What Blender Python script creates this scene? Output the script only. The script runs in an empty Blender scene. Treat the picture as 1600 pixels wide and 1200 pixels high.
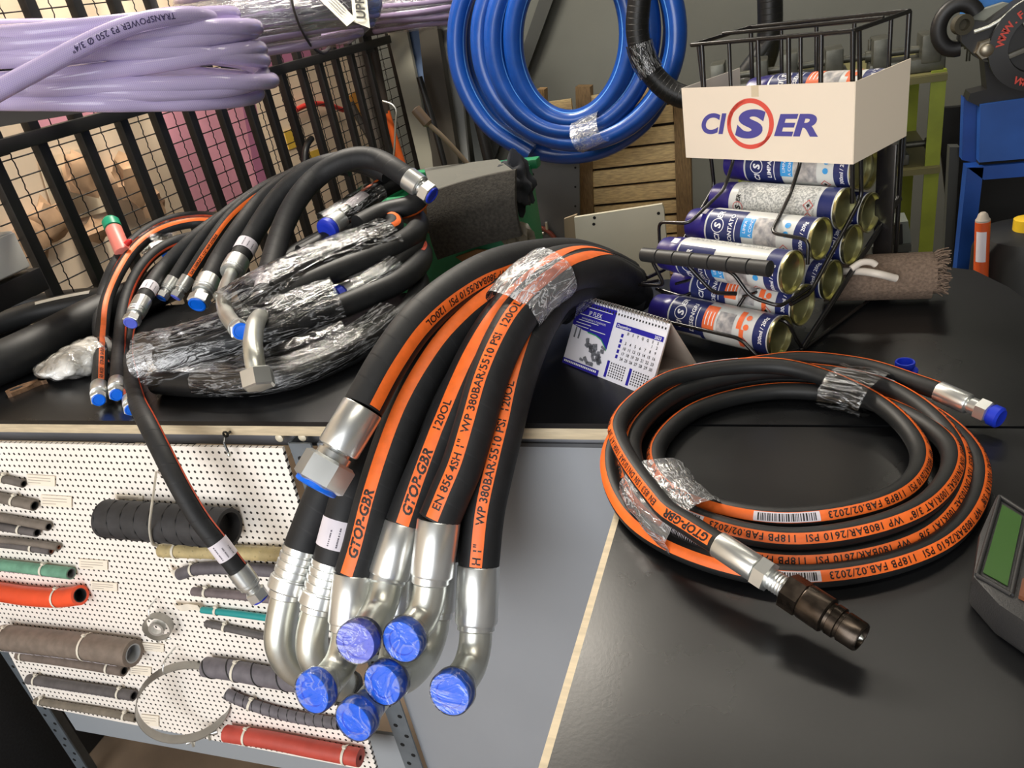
import bpy, bmesh, math, random
import numpy as np
from mathutils import Vector, Matrix

random.seed(7)
rng = np.random.default_rng(7)
SC = bpy.context.scene
COL = SC.collection

# ------------------------------------------------------------------ camera
FPX = 1205.0                                   # focal length in pixels of the 1600 px wide frame
_x = np.array([3404, -41, -1205.0]); _x /= np.linalg.norm(_x)
_y = np.array([418, -708, 1205.0]); _y -= _x * (_x @ _y); _y /= np.linalg.norm(_y)
_z = np.cross(_x, _y)
RW = np.array([_x, _y, _z])                    # world = RW @ (right, down, forward)
EYE = np.array([0.0, 0.0, 1.40])
cam_d = bpy.data.cameras.new('camera')
cam_d.sensor_width = 36.0
cam_d.lens = 36.0 * FPX / 1600.0
cam_d.clip_start = 0.02
cam = bpy.data.objects.new('camera', cam_d)
COL.objects.link(cam)
_m = np.stack([RW[:, 0], -RW[:, 1], -RW[:, 2]], axis=1)
cam.matrix_world = Matrix.Translation(Vector(EYE)) @ Matrix([list(r) for r in _m]).to_4x4()
SC.camera = cam

# ------------------------------------------------------------------ light
SC.view_settings.view_transform = 'Standard'
SC.view_settings.look = 'None'
SC.view_settings.gamma = 1.0
SC.view_settings.use_curve_mapping = False
SC.view_settings.exposure = 0.0
world = bpy.data.worlds.new('world'); SC.world = world
world.use_nodes = True
world.node_tree.nodes['Background'].inputs[0].default_value = (0.80, 0.88, 1.0, 1)
world.node_tree.nodes['Background'].inputs[1].default_value = 0.22


def area(name, loc, target, sx, sy, power, color):
    d = bpy.data.lights.new(name, 'AREA'); d.shape = 'RECTANGLE'
    d.size, d.size_y, d.energy, d.color = sx, sy, power, color
    o = bpy.data.objects.new(name, d); COL.objects.link(o)
    o.location = loc
    o.rotation_euler = (Vector(target) - Vector(loc)).to_track_quat('-Z', 'Y').to_euler()
    return o


area('shop_front_daylight', (-1.1, -2.3, 1.7), (-0.7, 0.9, 0.8), 3.0, 2.2, 132, (1.0, 1.0, 1.0))
area('ceiling_tube_over_counter', (0.15, 2.0, 2.95), (0.15, 1.95, 0.0), 1.25, 0.12, 8, (1.0, 0.93, 0.80))
area('ceiling_tube_front', (0.5, 0.1, 2.95), (0.35, 0.5, 0.0), 1.25, 0.12, 13, (1.0, 0.92, 0.78))
area('lamp_behind_fence', (-1.56, 1.9, 2.6), (-1.68, 1.9, 1.0), 0.15, 1.8, 115, (1.0, 0.92, 0.80))
area('wall_lamp_at_back', (0.30, 3.18, 2.55), (0.1, 0.8, 0.95), 0.60, 0.10, 2.5, (1.0, 0.92, 0.78))

# ------------------------------------------------------------------ helpers


def ray(px, py):
    return RW @ np.array([px - 800.0, py - 600.0, FPX])


def onz(px, py, z):
    r = ray(px, py); return EYE + r * ((z - EYE[2]) / r[2])


def ony(px, py, y):
    r = ray(px, py); return EYE + r * (y / r[1])


def onx(px, py, x):
    r = ray(px, py); return EYE + r * (x / r[0])


def dep(px, py, d):
    return EYE + ray(px, py) * (d / FPX)


def srgb(r, g, b):
    f = lambda c: (c / 12.92 if c <= 0.04045 else ((c + 0.055) / 1.055) ** 2.4)
    return (f(r / 255.0), f(g / 255.0), f(b / 255.0), 1.0)


def nrm(v):
    v = np.asarray(v, float); n = np.linalg.norm(v)
    return v / n if n > 1e-12 else v


def A(*v):
    return np.array(v, float)


class MB:
    """collects shapes; build() links them as one mesh"""

    def __init__(s):
        s.v, s.f, s.uv, s.m = [], [], [], []

    def add(s, verts, faces, uvs=None, mat=0):
        b = len(s.v)
        s.v.extend([tuple(map(float, p)) for p in verts])
        for i, f in enumerate(faces):
            s.f.append(tuple(b + k for k in f))
            s.uv.append(uvs[i] if uvs is not None else None)
            s.m.append(mat)
        return s

    def box(s, c, size, rot=None, mat=0):
        c = A(*c); h = A(*size) / 2
        R = np.eye(3) if rot is None else rot
        V = [c + R @ (h * A(i, j, k)) for i in (-1, 1) for j in (-1, 1) for k in (-1, 1)]
        return s.add(V, [(0, 1, 3, 2), (4, 6, 7, 5), (0, 4, 5, 1), (2, 3, 7, 6), (0, 2, 6, 4), (1, 5, 7, 3)], mat=mat)

    def bbox(s, c, size, rot=None, b=0.002, mat=0):
        """box with chamfered edges"""
        bm = bmesh.new()
        bmesh.ops.create_cube(bm, size=1.0)
        for v in bm.verts:
            v.co = Vector((v.co.x * size[0], v.co.y * size[1], v.co.z * size[2]))
        bmesh.ops.bevel(bm, geom=bm.edges[:], offset=min(b, min(size) * 0.45), segments=2, affect='EDGES', profile=0.6)
        R = np.eye(3) if rot is None else rot
        c = A(*c)
        bm.verts.index_update()
        s.add([c + R @ np.array(v.co) for v in bm.verts], [[v.index for v in f.verts] for f in bm.faces], mat=mat)
        bm.free(); return s

    def prism(s, poly, up, mat=0):
        """poly: list of 3d points (planar), extruded by vector up"""
        n = len(poly); up = A(*up)
        V = [A(*p) for p in poly] + [A(*p) + up for p in poly]
        F = [tuple(range(n))[::-1], tuple(range(n, 2 * n))] + [(i, (i + 1) % n, n + (i + 1) % n, n + i) for i in range(n)]
        return s.add(V, F, mat=mat)

    def tube(s, pts, r, seg=12, caps=True, closed=False, mat=0, ref=None, squash=None):
        P = np.asarray(pts, float); n = len(P)
        T, N, B = frames(P, closed, ref)
        rr = np.full(n, r, float) if np.isscalar(r) else np.asarray(r, float)
        a = np.linspace(0, 2 * math.pi, seg, endpoint=False)
        ca, sa = np.cos(a), np.sin(a)
        sq = squash if squash else (1.0, 1.0)
        V = P[:, None, :] + rr[:, None, None] * (sq[0] * ca[None, :, None] * N[:, None, :] + sq[1] * sa[None, :, None] * B[:, None, :])
        L = np.concatenate([[0], np.cumsum(np.linalg.norm(np.diff(P, axis=0), axis=1))])
        F, U = [], []
        m = n if closed else n - 1
        for i in range(m):
            i2 = (i + 1) % n
            u0 = L[i]; u1 = L[i2] if i2 else L[i] + np.linalg.norm(P[0] - P[i])
            for k in range(seg):
                k2 = (k + 1) % seg
                F.append((i * seg + k, i * seg + k2, i2 * seg + k2, i2 * seg + k))
                U.append([(u0, k / seg), (u0, (k + 1) / seg), (u1, (k + 1) / seg), (u1, k / seg)])
        if caps and not closed:
            F.append(tuple(range(seg))[::-1]); U.append([(0, 0)] * seg)
            F.append(tuple((n - 1) * seg + k for k in range(seg))); U.append([(0, 0)] * seg)
        return s.add(V.reshape(-1, 3), F, U, mat)

    def lathe(s, o, d, prof, seg=24, mat=0, phase=0.0, caps=True):
        """prof: (distance along d, radius)"""
        o = A(*o); d = nrm(d)
        n = nrm(np.cross(d, A(0, 0, 1) if abs(d[2]) < 0.9 else A(1, 0, 0))); b = np.cross(d, n)
        V, F = [], []
        for (t, r) in prof:
            for k in range(seg):
                a = 2 * math.pi * k / seg + phase
                V.append(o + d * t + r * (math.cos(a) * n + math.sin(a) * b))
        m = len(prof)
        for i in range(m - 1):
            for k in range(seg):
                k2 = (k + 1) % seg
                F.append((i * seg + k, i * seg + k2, (i + 1) * seg + k2, (i + 1) * seg + k))
        if caps:
            F.append(tuple(range(seg))[::-1]); F.append(tuple((m - 1) * seg + k for k in range(seg)))
        return s.add(V, F, mat=mat)

    def quad(s, a, b, c, d, mat=0, uv=None):
        return s.add([a, b, c, d], [(0, 1, 2, 3)], [uv] if uv else None, mat)

    def mesh(s, name, mats, off=(0, 0, 0), smooth=35):
        me = bpy.data.meshes.new(name)
        o = A(*off)
        V = (np.asarray(s.v, float) - o) if s.v else np.zeros((0, 3))
        me.from_pydata(V.tolist(), [], s.f)
        for m in (mats if isinstance(mats, (list, tuple)) else [mats]):
            me.materials.append(m)
        if any(s.m):
            me.polygons.foreach_set('material_index', s.m)
        if any(u is not None for u in s.uv):
            ul = me.uv_layers.new(name='UVMap')
            flat = []
            for f, u in zip(s.f, s.uv):
                if u is None: flat.extend([0.0] * (2 * len(f)))
                else:
                    for q in u: flat.extend(q)
            ul.data.foreach_set('uv', flat)
        if smooth:
            me.shade_smooth()
            me.set_sharp_from_angle(angle=math.radians(smooth))
        me.update()
        return me


def frames(P, closed=False, ref=None):
    n = len(P)
    T = np.zeros_like(P)
    if closed:
        T = np.roll(P, -1, 0) - np.roll(P, 1, 0)
    else:
        T[1:-1] = P[2:] - P[:-2]; T[0] = P[1] - P[0]; T[-1] = P[-1] - P[-2]
    T /= np.linalg.norm(T, axis=1)[:, None] + 1e-12
    N = np.zeros_like(P)
    if ref is not None:
        R = np.asarray(ref, float)
        if R.ndim == 1: R = np.tile(R, (n, 1))
        N = R - (R * T).sum(1)[:, None] * T
    else:
        r = A(0, 0, 1) if abs(T[0][2]) < 0.9 else A(1, 0, 0)
        v = r - (r @ T[0]) * T[0]; N[0] = v / np.linalg.norm(v)
        for i in range(1, n):
            v = N[i - 1] - (N[i - 1] @ T[i]) * T[i]
            N[i] = v / (np.linalg.norm(v) + 1e-12)
    N /= np.linalg.norm(N, axis=1)[:, None] + 1e-12
    return T, N, np.cross(T, N)


def spline(ctrl, step=0.01, closed=False):
    """centripetal-like Catmull-Rom through ctrl, resampled evenly"""
    C = np.asarray(ctrl, float)
    if closed:
        E = np.vstack([C[-1], C, C[0], C[1]])
    else:
        E = np.vstack([2 * C[0] - C[1], C, 2 * C[-1] - C[-2]])
    out = []
    t = np.linspace(0, 1, 14, endpoint=False)[:, None]
    for i in range(1, len(E) - 2):
        p0, p1, p2, p3 = E[i - 1], E[i], E[i + 1], E[i + 2]
        l0, l1, l2 = [max(np.linalg.norm(q), 1e-9) for q in (p1 - p0, p2 - p1, p3 - p2)]
        m1 = (p2 - p0) / (l0 + l1) * l1
        m2 = (p3 - p1) / (l1 + l2) * l1
        out.append((2 * t**3 - 3 * t**2 + 1) * p1 + (t**3 - 2 * t**2 + t) * m1 + (-2 * t**3 + 3 * t**2) * p2 + (t**3 - t**2) * m2)
    Q = np.vstack(out + ([] if closed else [C[-1][None]]))
    if closed: Q = np.vstack([Q, Q[0]])
    L = np.concatenate([[0], np.cumsum(np.linalg.norm(np.diff(Q, axis=0), axis=1))])
    n = max(3, int(L[-1] / step) + 1)
    s = np.linspace(0, L[-1], n)
    R = np.stack([np.interp(s, L, Q[:, k]) for k in range(3)], 1)
    return R[:-1] if closed else R


OFF = {}


def _set(o, label=None, cat=None, group=None, kind=None):
    if label: o['label'] = label
    if cat: o['category'] = cat
    if group: o['group'] = group
    if kind: o['kind'] = kind
    return o


def thing(name, label, cat, at, group=None, kind=None):
    o = bpy.data.objects.new(name, None); COL.objects.link(o)
    o.empty_display_size = 0.03
    o.location = [float(q) for q in at]
    OFF[o.name] = A(*at)
    return _set(o, label, cat, group, kind)


def root_of(o):
    while o.parent is not None: o = o.parent
    return o


def part(parent, name, mb, mats, label=None, kind=None, smooth=35):
    off = OFF[root_of(parent).name]
    me = mb.mesh(name, mats, off, smooth)
    o = bpy.data.objects.new(name, me); COL.objects.link(o)
    o.parent = parent
    return _set(o, label, None, None, kind)


def solo(name, mb, mats, label=None, cat=None, group=None, kind=None, smooth=35, at=None):
    if at is None:
        V = np.asarray(mb.v); at = [(V[:, 0].min() + V[:, 0].max()) / 2, (V[:, 1].min() + V[:, 1].max()) / 2, V[:, 2].min()]
    me = mb.mesh(name, mats, at, smooth)
    o = bpy.data.objects.new(name, me); COL.objects.link(o)
    o.location = [float(q) for q in at]; OFF[o.name] = A(*at)
    return _set(o, label, cat, group, kind)


def inst(parent, name, mesh, loc, rot=None):
    """a piece that shares mesh data; loc in world"""
    o = bpy.data.objects.new(name, mesh); COL.objects.link(o)
    o.parent = parent
    o.location = [float(q) for q in (A(*loc) - OFF[root_of(parent).name])]
    if rot is not None: o.rotation_euler = rot
    return o


def rotz(a):
    c, s = math.cos(a), math.sin(a); return np.array([[c, -s, 0], [s, c, 0], [0, 0, 1.0]])


def basis(x, y):
    """3x3 with columns x, y, x cross y"""
    x = nrm(x); y = A(*y); y = nrm(y - x * (x @ y)); return np.stack([x, y, np.cross(x, y)], 1)


# ------------------------------------------------------------------ materials


def mat(name, col, rough=0.5, metal=0.0, var=0.0, vscale=30.0, bump=0.0, bscale=200.0, col2=None, spec=0.5,
        trans=0.0, rvar=0.0, coat=0.0, emit=None, estr=1.0, sub=0.0, stretch=None, ior=None, vcon=0.5):
    m = bpy.data.materials.new(name); m.use_nodes = True
    nt = m.node_tree; N, L = nt.nodes, nt.links
    p = N['Principled BSDF']
    c = srgb(*col) if max(col) > 1.0 else (*col, 1.0)
    p.inputs['Base Color'].default_value = c
    p.inputs['Roughness'].default_value = rough
    p.inputs['Metallic'].default_value = metal
    p.inputs['Specular IOR Level'].default_value = spec
    p.inputs['Transmission Weight'].default_value = trans
    p.inputs['Coat Weight'].default_value = coat
    if ior: p.inputs['IOR'].default_value = ior
    if sub:
        p.inputs['Subsurface Weight'].default_value = sub
        p.inputs['Subsurface Radius'].default_value = (0.02, 0.02, 0.02)
    if emit:
        p.inputs['Emission Color'].default_value = srgb(*emit); p.inputs['Emission Strength'].default_value = estr
    if var or bump or rvar or col2:
        tc = N.new('ShaderNodeTexCoord'); vec = tc.outputs['Object']
        if stretch:
            mp = N.new('ShaderNodeMapping'); mp.inputs['Scale'].default_value = stretch
            L.new(vec, mp.inputs['Vector']); vec = mp.outputs['Vector']
        nz = N.new('ShaderNodeTexNoise'); nz.inputs['Scale'].default_value = vscale; nz.inputs['Detail'].default_value = 6
        L.new(vec, nz.inputs['Vector'])
        if var or col2:
            cr = N.new('ShaderNodeValToRGB')
            c2 = srgb(*col2) if col2 else tuple(q * (1 - var) for q in c[:3]) + (1,)
            c1 = c if col2 else tuple(min(1, q * (1 + var)) for q in c[:3]) + (1,)
            cr.color_ramp.elements[0].color = c2; cr.color_ramp.elements[1].color = c1
            cr.color_ramp.elements[0].position = 0.5 - vcon * 0.5 * 0.6; cr.color_ramp.elements[1].position = 0.5 + vcon * 0.5 * 0.6
            L.new(nz.outputs['Fac'], cr.inputs['Fac']); L.new(cr.outputs['Color'], p.inputs['Base Color'])
        if rvar:
            mr = N.new('ShaderNodeMapRange'); mr.inputs['To Min'].default_value = max(0, rough - rvar); mr.inputs['To Max'].default_value = min(1, rough + rvar)
            L.new(nz.outputs['Fac'], mr.inputs['Value']); L.new(mr.outputs['Result'], p.inputs['Roughness'])
        if bump:
            n2 = N.new('ShaderNodeTexNoise'); n2.inputs['Scale'].default_value = bscale; n2.inputs['Detail'].default_value = 4
            L.new(vec, n2.inputs['Vector'])
            b = N.new('ShaderNodeBump'); b.inputs['Strength'].default_value = bump; b.inputs['Distance'].default_value = 0.002
            L.new(n2.outputs['Fac'], b.inputs['Height']); L.new(b.outputs['Normal'], p.inputs['Normal'])
    return m


def rubber(name, col, rough=0.55, ring=95.0, amount=0.25, helix=1.0, fine=0.15, spec=0.4):
    """rubber with the marks a cloth wrap leaves along the tube (UV: length, turn)"""
    m = mat(name, col, rough, var=0.15, vscale=60, spec=spec)
    nt = m.node_tree; N, L = nt.nodes, nt.links; p = N['Principled BSDF']
    uv = N.new('ShaderNodeUVMap')
    sx = N.new('ShaderNodeSeparateXYZ'); L.new(uv.outputs['UV'], sx.inputs['Vector'])
    a = N.new('ShaderNodeMath'); a.operation = 'MULTIPLY'; a.inputs[1].default_value = ring; L.new(sx.outputs['X'], a.inputs[0])
    b = N.new('ShaderNodeMath'); b.operation = 'MULTIPLY_ADD'; b.inputs[1].default_value = helix; L.new(sx.outputs['Y'], b.inputs[0]); L.new(a.outputs[0], b.inputs[2])
    c = N.new('ShaderNodeMath'); c.operation = 'FRACT'; L.new(b.outputs[0], c.inputs[0])
    d = N.new('ShaderNodeMapRange'); d.inputs['From Min'].default_value = 0.0; d.inputs['From Max'].default_value = 0.10
    d.interpolation_type = 'SMOOTHSTEP'
    L.new(c.outputs[0], d.inputs['Value'])
    nz = N.new('ShaderNodeTexNoise'); nz.inputs['Scale'].default_value = 900
    tc = N.new('ShaderNodeTexCoord'); L.new(tc.outputs['Object'], nz.inputs['Vector'])
    e = N.new('ShaderNodeMath'); e.operation = 'MULTIPLY_ADD'; e.inputs[1].default_value = fine; L.new(nz.outputs['Fac'], e.inputs[0]); L.new(d.outputs['Result'], e.inputs[2])
    bp = N.new('ShaderNodeBump'); bp.inputs['Strength'].default_value = amount; bp.inputs['Distance'].default_value = 0.001
    L.new(e.outputs[0], bp.inputs['Height']); L.new(bp.outputs['Normal'], p.inputs['Normal'])
    return m


def film_mat(name, white=0.10, streak=0.5, rough=0.12, scale=60.0, gloss=0.30, stretch=(1, 1, 1), uv=False):
    """clear stretch film: mostly see-through, glossy, with thin milky creases"""
    m = bpy.data.materials.new(name); m.use_nodes = True
    nt = m.node_tree; N, L = nt.nodes, nt.links
    N.remove(N['Principled BSDF']); out = N['Material Output']
    mp = N.new('ShaderNodeMapping'); mp.inputs['Scale'].default_value = stretch
    if uv:
        u = N.new('ShaderNodeUVMap'); L.new(u.outputs['UV'], mp.inputs['Vector'])
    else:
        tc = N.new('ShaderNodeTexCoord'); L.new(tc.outputs['Object'], mp.inputs['Vector'])
    nz = N.new('ShaderNodeTexNoise'); nz.inputs['Scale'].default_value = scale; nz.inputs['Detail'].default_value = 4; nz.inputs['Distortion'].default_value = 1.2
    L.new(mp.outputs['Vector'], nz.inputs['Vector'])
    s1 = N.new('ShaderNodeMath'); s1.operation = 'SUBTRACT'; s1.inputs[1].default_value = 0.5; L.new(nz.outputs['Fac'], s1.inputs[0])
    s2 = N.new('ShaderNodeMath'); s2.operation = 'ABSOLUTE'; L.new(s1.outputs[0], s2.inputs[0])
    mr = N.new('ShaderNodeMapRange'); mr.inputs['From Min'].default_value = 0.0; mr.inputs['From Max'].default_value = 0.035
    mr.inputs['To Min'].default_value = streak; mr.inputs['To Max'].default_value = white
    L.new(s2.outputs[0], mr.inputs['Value'])
    bp = N.new('ShaderNodeBump'); bp.inputs['Strength'].default_value = 0.8; bp.inputs['Distance'].default_value = 0.006
    L.new(s2.outputs[0], bp.inputs['Height'])
    tr = N.new('ShaderNodeBsdfTransparent')
    gl = N.new('ShaderNodeBsdfGlossy'); gl.inputs['Roughness'].default_value = rough
    L.new(bp.outputs['Normal'], gl.inputs['Normal'])
    df = N.new('ShaderNodeBsdfDiffuse'); df.inputs['Color'].default_value = (0.8, 0.82, 0.85, 1); L.new(bp.outputs['Normal'], df.inputs['Normal'])
    fr = N.new('ShaderNodeFresnel'); fr.inputs['IOR'].default_value = 1.5; L.new(bp.outputs['Normal'], fr.inputs['Normal'])
    g = N.new('ShaderNodeMath'); g.operation = 'MULTIPLY_ADD'; g.inputs[1].default_value = 0.9; g.inputs[2].default_value = gloss
    g.use_clamp = True
    L.new(fr.outputs['Fac'], g.inputs[0])
    m1 = N.new('ShaderNodeMixShader'); L.new(mr.outputs['Result'], m1.inputs['Fac']); L.new(tr.outputs[0], m1.inputs[1]); L.new(df.outputs[0], m1.inputs[2])
    m2 = N.new('ShaderNodeMixShader'); L.new(g.outputs[0], m2.inputs['Fac']); L.new(m1.outputs[0], m2.inputs[1]); L.new(gl.outputs[0], m2.inputs[2])
    L.new(m2.outputs[0], out.inputs['Surface'])
    return m


# ------------------------------------------------------------------ text
_TXT = {}


def text_mesh(s, size, bold=0.0, shear=0.0, spacing=1.0, res=2):
    """(verts Nx2, faces, width) of a string, baseline at y = 0, centred on nothing"""
    res = 8 if size > .02 else res
    k = (s, bold, shear, spacing, res)
    if k not in _TXT:
        c = bpy.data.curves.new('t', 'FONT'); c.body = s; c.size = 1.0; c.resolution_u = res
        c.offset = bold; c.shear = shear; c.space_character = spacing
        o = bpy.data.objects.new('t', c); COL.objects.link(o)
        dg = bpy.context.evaluated_depsgraph_get(); dg.update()
        me = o.evaluated_get(dg).to_mesh()
        V = np.array([tuple(v.co)[:2] for v in me.vertices]) if len(me.vertices) else np.zeros((0, 2))
        F = [tuple(p.vertices) for p in me.polygons]
        o.evaluated_get(dg).to_mesh_clear()
        bpy.data.objects.remove(o); bpy.data.curves.remove(c)
        _TXT[k] = (V, F)
    V, F = _TXT[k]
    V = V * size
    return V, F, (V[:, 0].max() if len(V) else 0.0)


def flat_text(mb, s, o, x, y, size, bold=0.0, shear=0.0, spacing=1.0, align='l', mat=0, width=None):
    """text on a plane: o origin, x and y unit directions"""
    V, F, w = text_mesh(s, size, bold, shear, spacing)
    if not len(V): return
    sx = 1.0
    if width: sx = width / w; w = width
    dx = {'l': 0, 'c': -w / 2, 'r': -w}[align]
    o, x, y = A(*o), nrm(x), nrm(y)
    mb.add([o + x * (q[0] * sx + dx) + y * q[1] for q in V], F, mat=mat)

# ================================================================== materials used in many places
Z0 = 0.95                                       # counter top
M = {}
M['black_top'] = mat('black_laminate', (17, 18, 20), 0.30, var=0.3, vscale=7, rvar=0.12, bump=0.02, bscale=300, spec=0.5)
M['cream_edge'] = mat('cream_wood_edge', (206, 190, 160), 0.5, var=0.12, vscale=25, stretch=(1, 8, 8))
M['grey_paint'] = mat('grey_painted_steel', (151, 155, 161), 0.45, var=0.05, vscale=3)
M['grey_dark'] = mat('grey_painted_skirt', (122, 124, 130), 0.5, var=0.1, vscale=5)
M['steel_angle'] = mat('perforated_grey_angle', (120, 128, 135), 0.4, 0.35, var=0.1)
M['hole'] = mat('dark_hole', (14, 14, 15), 0.9)
M['black_steel'] = mat('black_painted_steel', (20, 20, 20), 0.45, var=0.2, vscale=40)
M['wire_black'] = mat('black_coated_wire', (22, 20, 20), 0.25, spec=0.6)
M['rubber'] = rubber('black_wrapped_rubber', (29, 30, 32), 0.6, ring=38)
M['rubber_smooth'] = rubber('black_smooth_rubber', (27, 28, 29), 0.5, ring=0, amount=0.05)
M['orange'] = mat('orange_print', (244, 112, 40), 0.5, var=0.08, vscale=90)
M['red_orange'] = mat('worn_orange_print', (196, 74, 40), 0.55, var=0.2, vscale=90)
M['ink'] = mat('black_ink', (18, 16, 16), 0.55)
M['zinc'] = mat('zinc_plated_steel', (222, 224, 222), 0.30, 0.88, var=0.06, vscale=14, rvar=0.06)
M['zinc_dull'] = mat('satin_zinc_tube', (214, 216, 208), 0.34, 0.88, var=0.10, vscale=25, rvar=0.08)
M['blue_cap'] = mat('blue_plastic_cap', (4, 106, 232), 0.35, var=0.05)
M['blue_cap_dk'] = mat('deep_blue_plastic_cap', (25, 52, 190), 0.4)
M['lilac_cap'] = mat('faded_blue_plastic_cap', (96, 112, 222), 0.4)
M['label'] = mat('white_paper_label', (222, 216, 224), 0.6)
M['label_ink'] = mat('grey_label_print', (92, 88, 100), 0.6)
M['tie'] = mat('white_nylon_tie', (226, 220, 205), 0.45)
M['film'] = film_mat('clear_stretch_film', 0.0, 0.34, 0.09, 1.0, 0.05, (16, 22, 1), True)
M['film_milky'] = film_mat('milky_stretch_film', 0.16, 0.75, 0.14, 1.0, 0.10, (40, 20, 1), True)
M['film_cap'] = film_mat('film_over_cap', 0.02, 0.24, 0.12, 32, 0.04)

# ================================================================== the setting


def structure(name, mb, m, smooth=0):
    return solo(name, mb, m, kind='structure', smooth=smooth)


floor_m = mat('brown_floor', (120, 102, 84), 0.6, var=0.2, vscale=4, bump=0.2, bscale=60)
structure('floor', MB().box((0.1, 0.45, -0.05), (4.6, 5.7, 0.1)), floor_m)
wall_m = mat('grey_green_wall', (102, 104, 98), 0.75, var=0.07, vscale=2.5, bump=0.15, bscale=90)
structure('wall_back', MB().box((0.1, 3.30, 1.5), (4.6, 0.1, 3.0)), wall_m)
cream_m = mat('cream_wall', (236, 214, 186), 0.7, var=0.05, vscale=2)
structure('wall_left', MB().box((-1.80, 0.45, 1.5), (0.1, 5.7, 3.0)), cream_m)
structure('wall_right', MB().box((2.35, 0.45, 1.5), (0.1, 5.7, 3.0)), wall_m)
structure('ceiling', MB().box((0.1, 0.45, 3.05), (4.6, 5.7, 0.1)), mat('grey_ceiling', (96, 97, 96), 0.8))

# ------------------------------------------------------------------ workbench
YE = 0.7234                                     # front edge of the bench top
bench = thing('workbench', 'long black-topped workbench with cream front edge and white perforated board', 'workbench', (-0.6, 0.95, 0))
b = MB()
poly = [(-1.52, YE, 0.943), (0.285, YE, 0.943), (0.285, 1.005, 0.943), (0.272, 1.06, 0.943), (0.245, 1.125, 0.943), (0.20, 1.15, 0.943), (-1.42, 1.17, 0.943), (-1.42, 1.10, 0.943), (-1.52, 1.10, 0.943)]
b.prism(poly, (0, 0, 0.007))
part(bench, 'bench_top', b, M['black_top'], smooth=20)
b = MB(); b.bbox((-0.60, YE + 0.014, 0.9345), (1.84, 0.024, 0.0165), b=0.002)
part(bench, 'front_edge', b, M['cream_edge'])
b = MB(); b.box((-0.61, YE + 0.030, 0.912), (1.78, 0.012, 0.030)); b.box((-0.66, 0.93, 0.934), (1.50, 0.34, 0.014))
part(bench, 'skirt', b, M['grey_dark'])
# perforated board: holes are dots of dark colour standing in for the bench's shaded inside
pb = mat('white_perforated_board', (250, 244, 236), 0.55, var=0.04, vscale=5)
nt = pb.node_tree; N, L = nt.nodes, nt.links; P_ = N['Principled BSDF']
tc = N.new('ShaderNodeTexCoord'); sp = N.new('ShaderNodeSeparateXYZ'); L.new(tc.outputs['Object'], sp.inputs[0])


def cell(sock, pitch):
    a = N.new('ShaderNodeMath'); a.operation = 'DIVIDE'; a.inputs[1].default_value = pitch; L.new(sock, a.inputs[0])
    f = N.new('ShaderNodeMath'); f.operation = 'FRACT'; L.new(a.outputs[0], f.inputs[0])
    s = N.new('ShaderNodeMath'); s.operation = 'SUBTRACT'; s.inputs[1].default_value = 0.5; L.new(f.outputs[0], s.inputs[0])
    q = N.new('ShaderNodeMath'); q.operation = 'POWER'; q.inputs[1].default_value = 2; L.new(s.outputs[0], q.inputs[0])
    return q.outputs[0]


PITCH = 0.0106
ad = N.new('ShaderNodeMath'); ad.operation = 'ADD'; L.new(cell(sp.outputs['X'], PITCH), ad.inputs[0]); L.new(cell(sp.outputs['Z'], PITCH), ad.inputs[1])
st = N.new('ShaderNodeMath'); st.operation = 'LESS_THAN'; st.inputs[1].default_value = 0.20 ** 2; L.new(ad.outputs[0], st.inputs[0])
old = P_.inputs['Base Color'].links[0].from_socket
mx = N.new('ShaderNodeMix'); mx.data_type = 'RGBA'; mx.inputs[7].default_value = srgb(40, 36, 34)
L.new(st.outputs[0], mx.inputs[0]); L.new(old, mx.inputs[6]); L.new(mx.outputs[2], P_.inputs['Base Color'])
TILT = 0.0886


def board_pt(px, py):
    r = ray(px, py); return EYE + r * ((0.7135 + TILT * (EYE[2] - 0.915)) / (r[1] - TILT * r[2]))


bx = [board_pt(58, 1103), board_pt(590, 1207), A(-0.627, 0.7135, 0.915), A(-1.385, 0.7135, 0.915)]
b = MB().prism(bx, A(0, 0.005, 0))
part(bench, 'perforated_board', b, pb, smooth=0)


def angle_post(x, y, z0, z1, parent, w=0.034):
    b = MB(); b.box((x, y, (z0 + z1) / 2), (w, 0.003, z1 - z0)); b.box((x - w / 2, y + w / 2, (z0 + z1) / 2), (0.003, w, z1 - z0))
    p = part(parent, 'leg', b, M['steel_angle'], smooth=0)
    h = MB()
    z = z0 + 0.03; k = 0
    while z < z1 - 0.02:
        h.lathe((x + (0.008 if k % 2 else -0.006), y - 0.0012, z), (0, -1, 0), [(0, 0.0042), (0.0008, 0.0042)], 8)
        z += 0.024; k += 1
    part(p, 'bolt_holes', h, M['hole'], 'row of dark bolt holes', smooth=0)


angle_post(-0.604, 0.722, 0.0, 0.918, bench)
angle_post(-1.470, 0.7225, 0.0, 0.918, bench)
angle_post(-1.447, 1.14, 0.0, 0.93, bench)
angle_post(0.26, 1.10, 0.0, 0.93, bench)
b = MB(); b.box((-0.165, 0.738, 0.46), (0.845, 0.008, 0.90))
part(bench, 'front_panel', b, M['grey_paint'], smooth=0)
b = MB(); b.box((-1.03, 0.735, 0.245), (0.80, 0.006, 0.150))
part(bench, 'lower_panel', b, mat('lower_grey_panel', (160, 166, 172), 0.5), 'lower grey panel below the perforated board', smooth=0)
bolt_m = mat('pale_bolt', (222, 212, 188), 0.4, 0.1)
for q in [(435, 686), (471, 685)]:
    o = ony(*q, 0.730); o[1] = 0.742
    b = MB().lathe(o, (0, -1, 0), [(-0.004, 0.0045), (0.006, 0.0045), (0.007, 0.0060), (0.0105, 0.0060), (0.012, 0.0035)], 12)
    part(bench, 'bolt', b, bolt_m)

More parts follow.
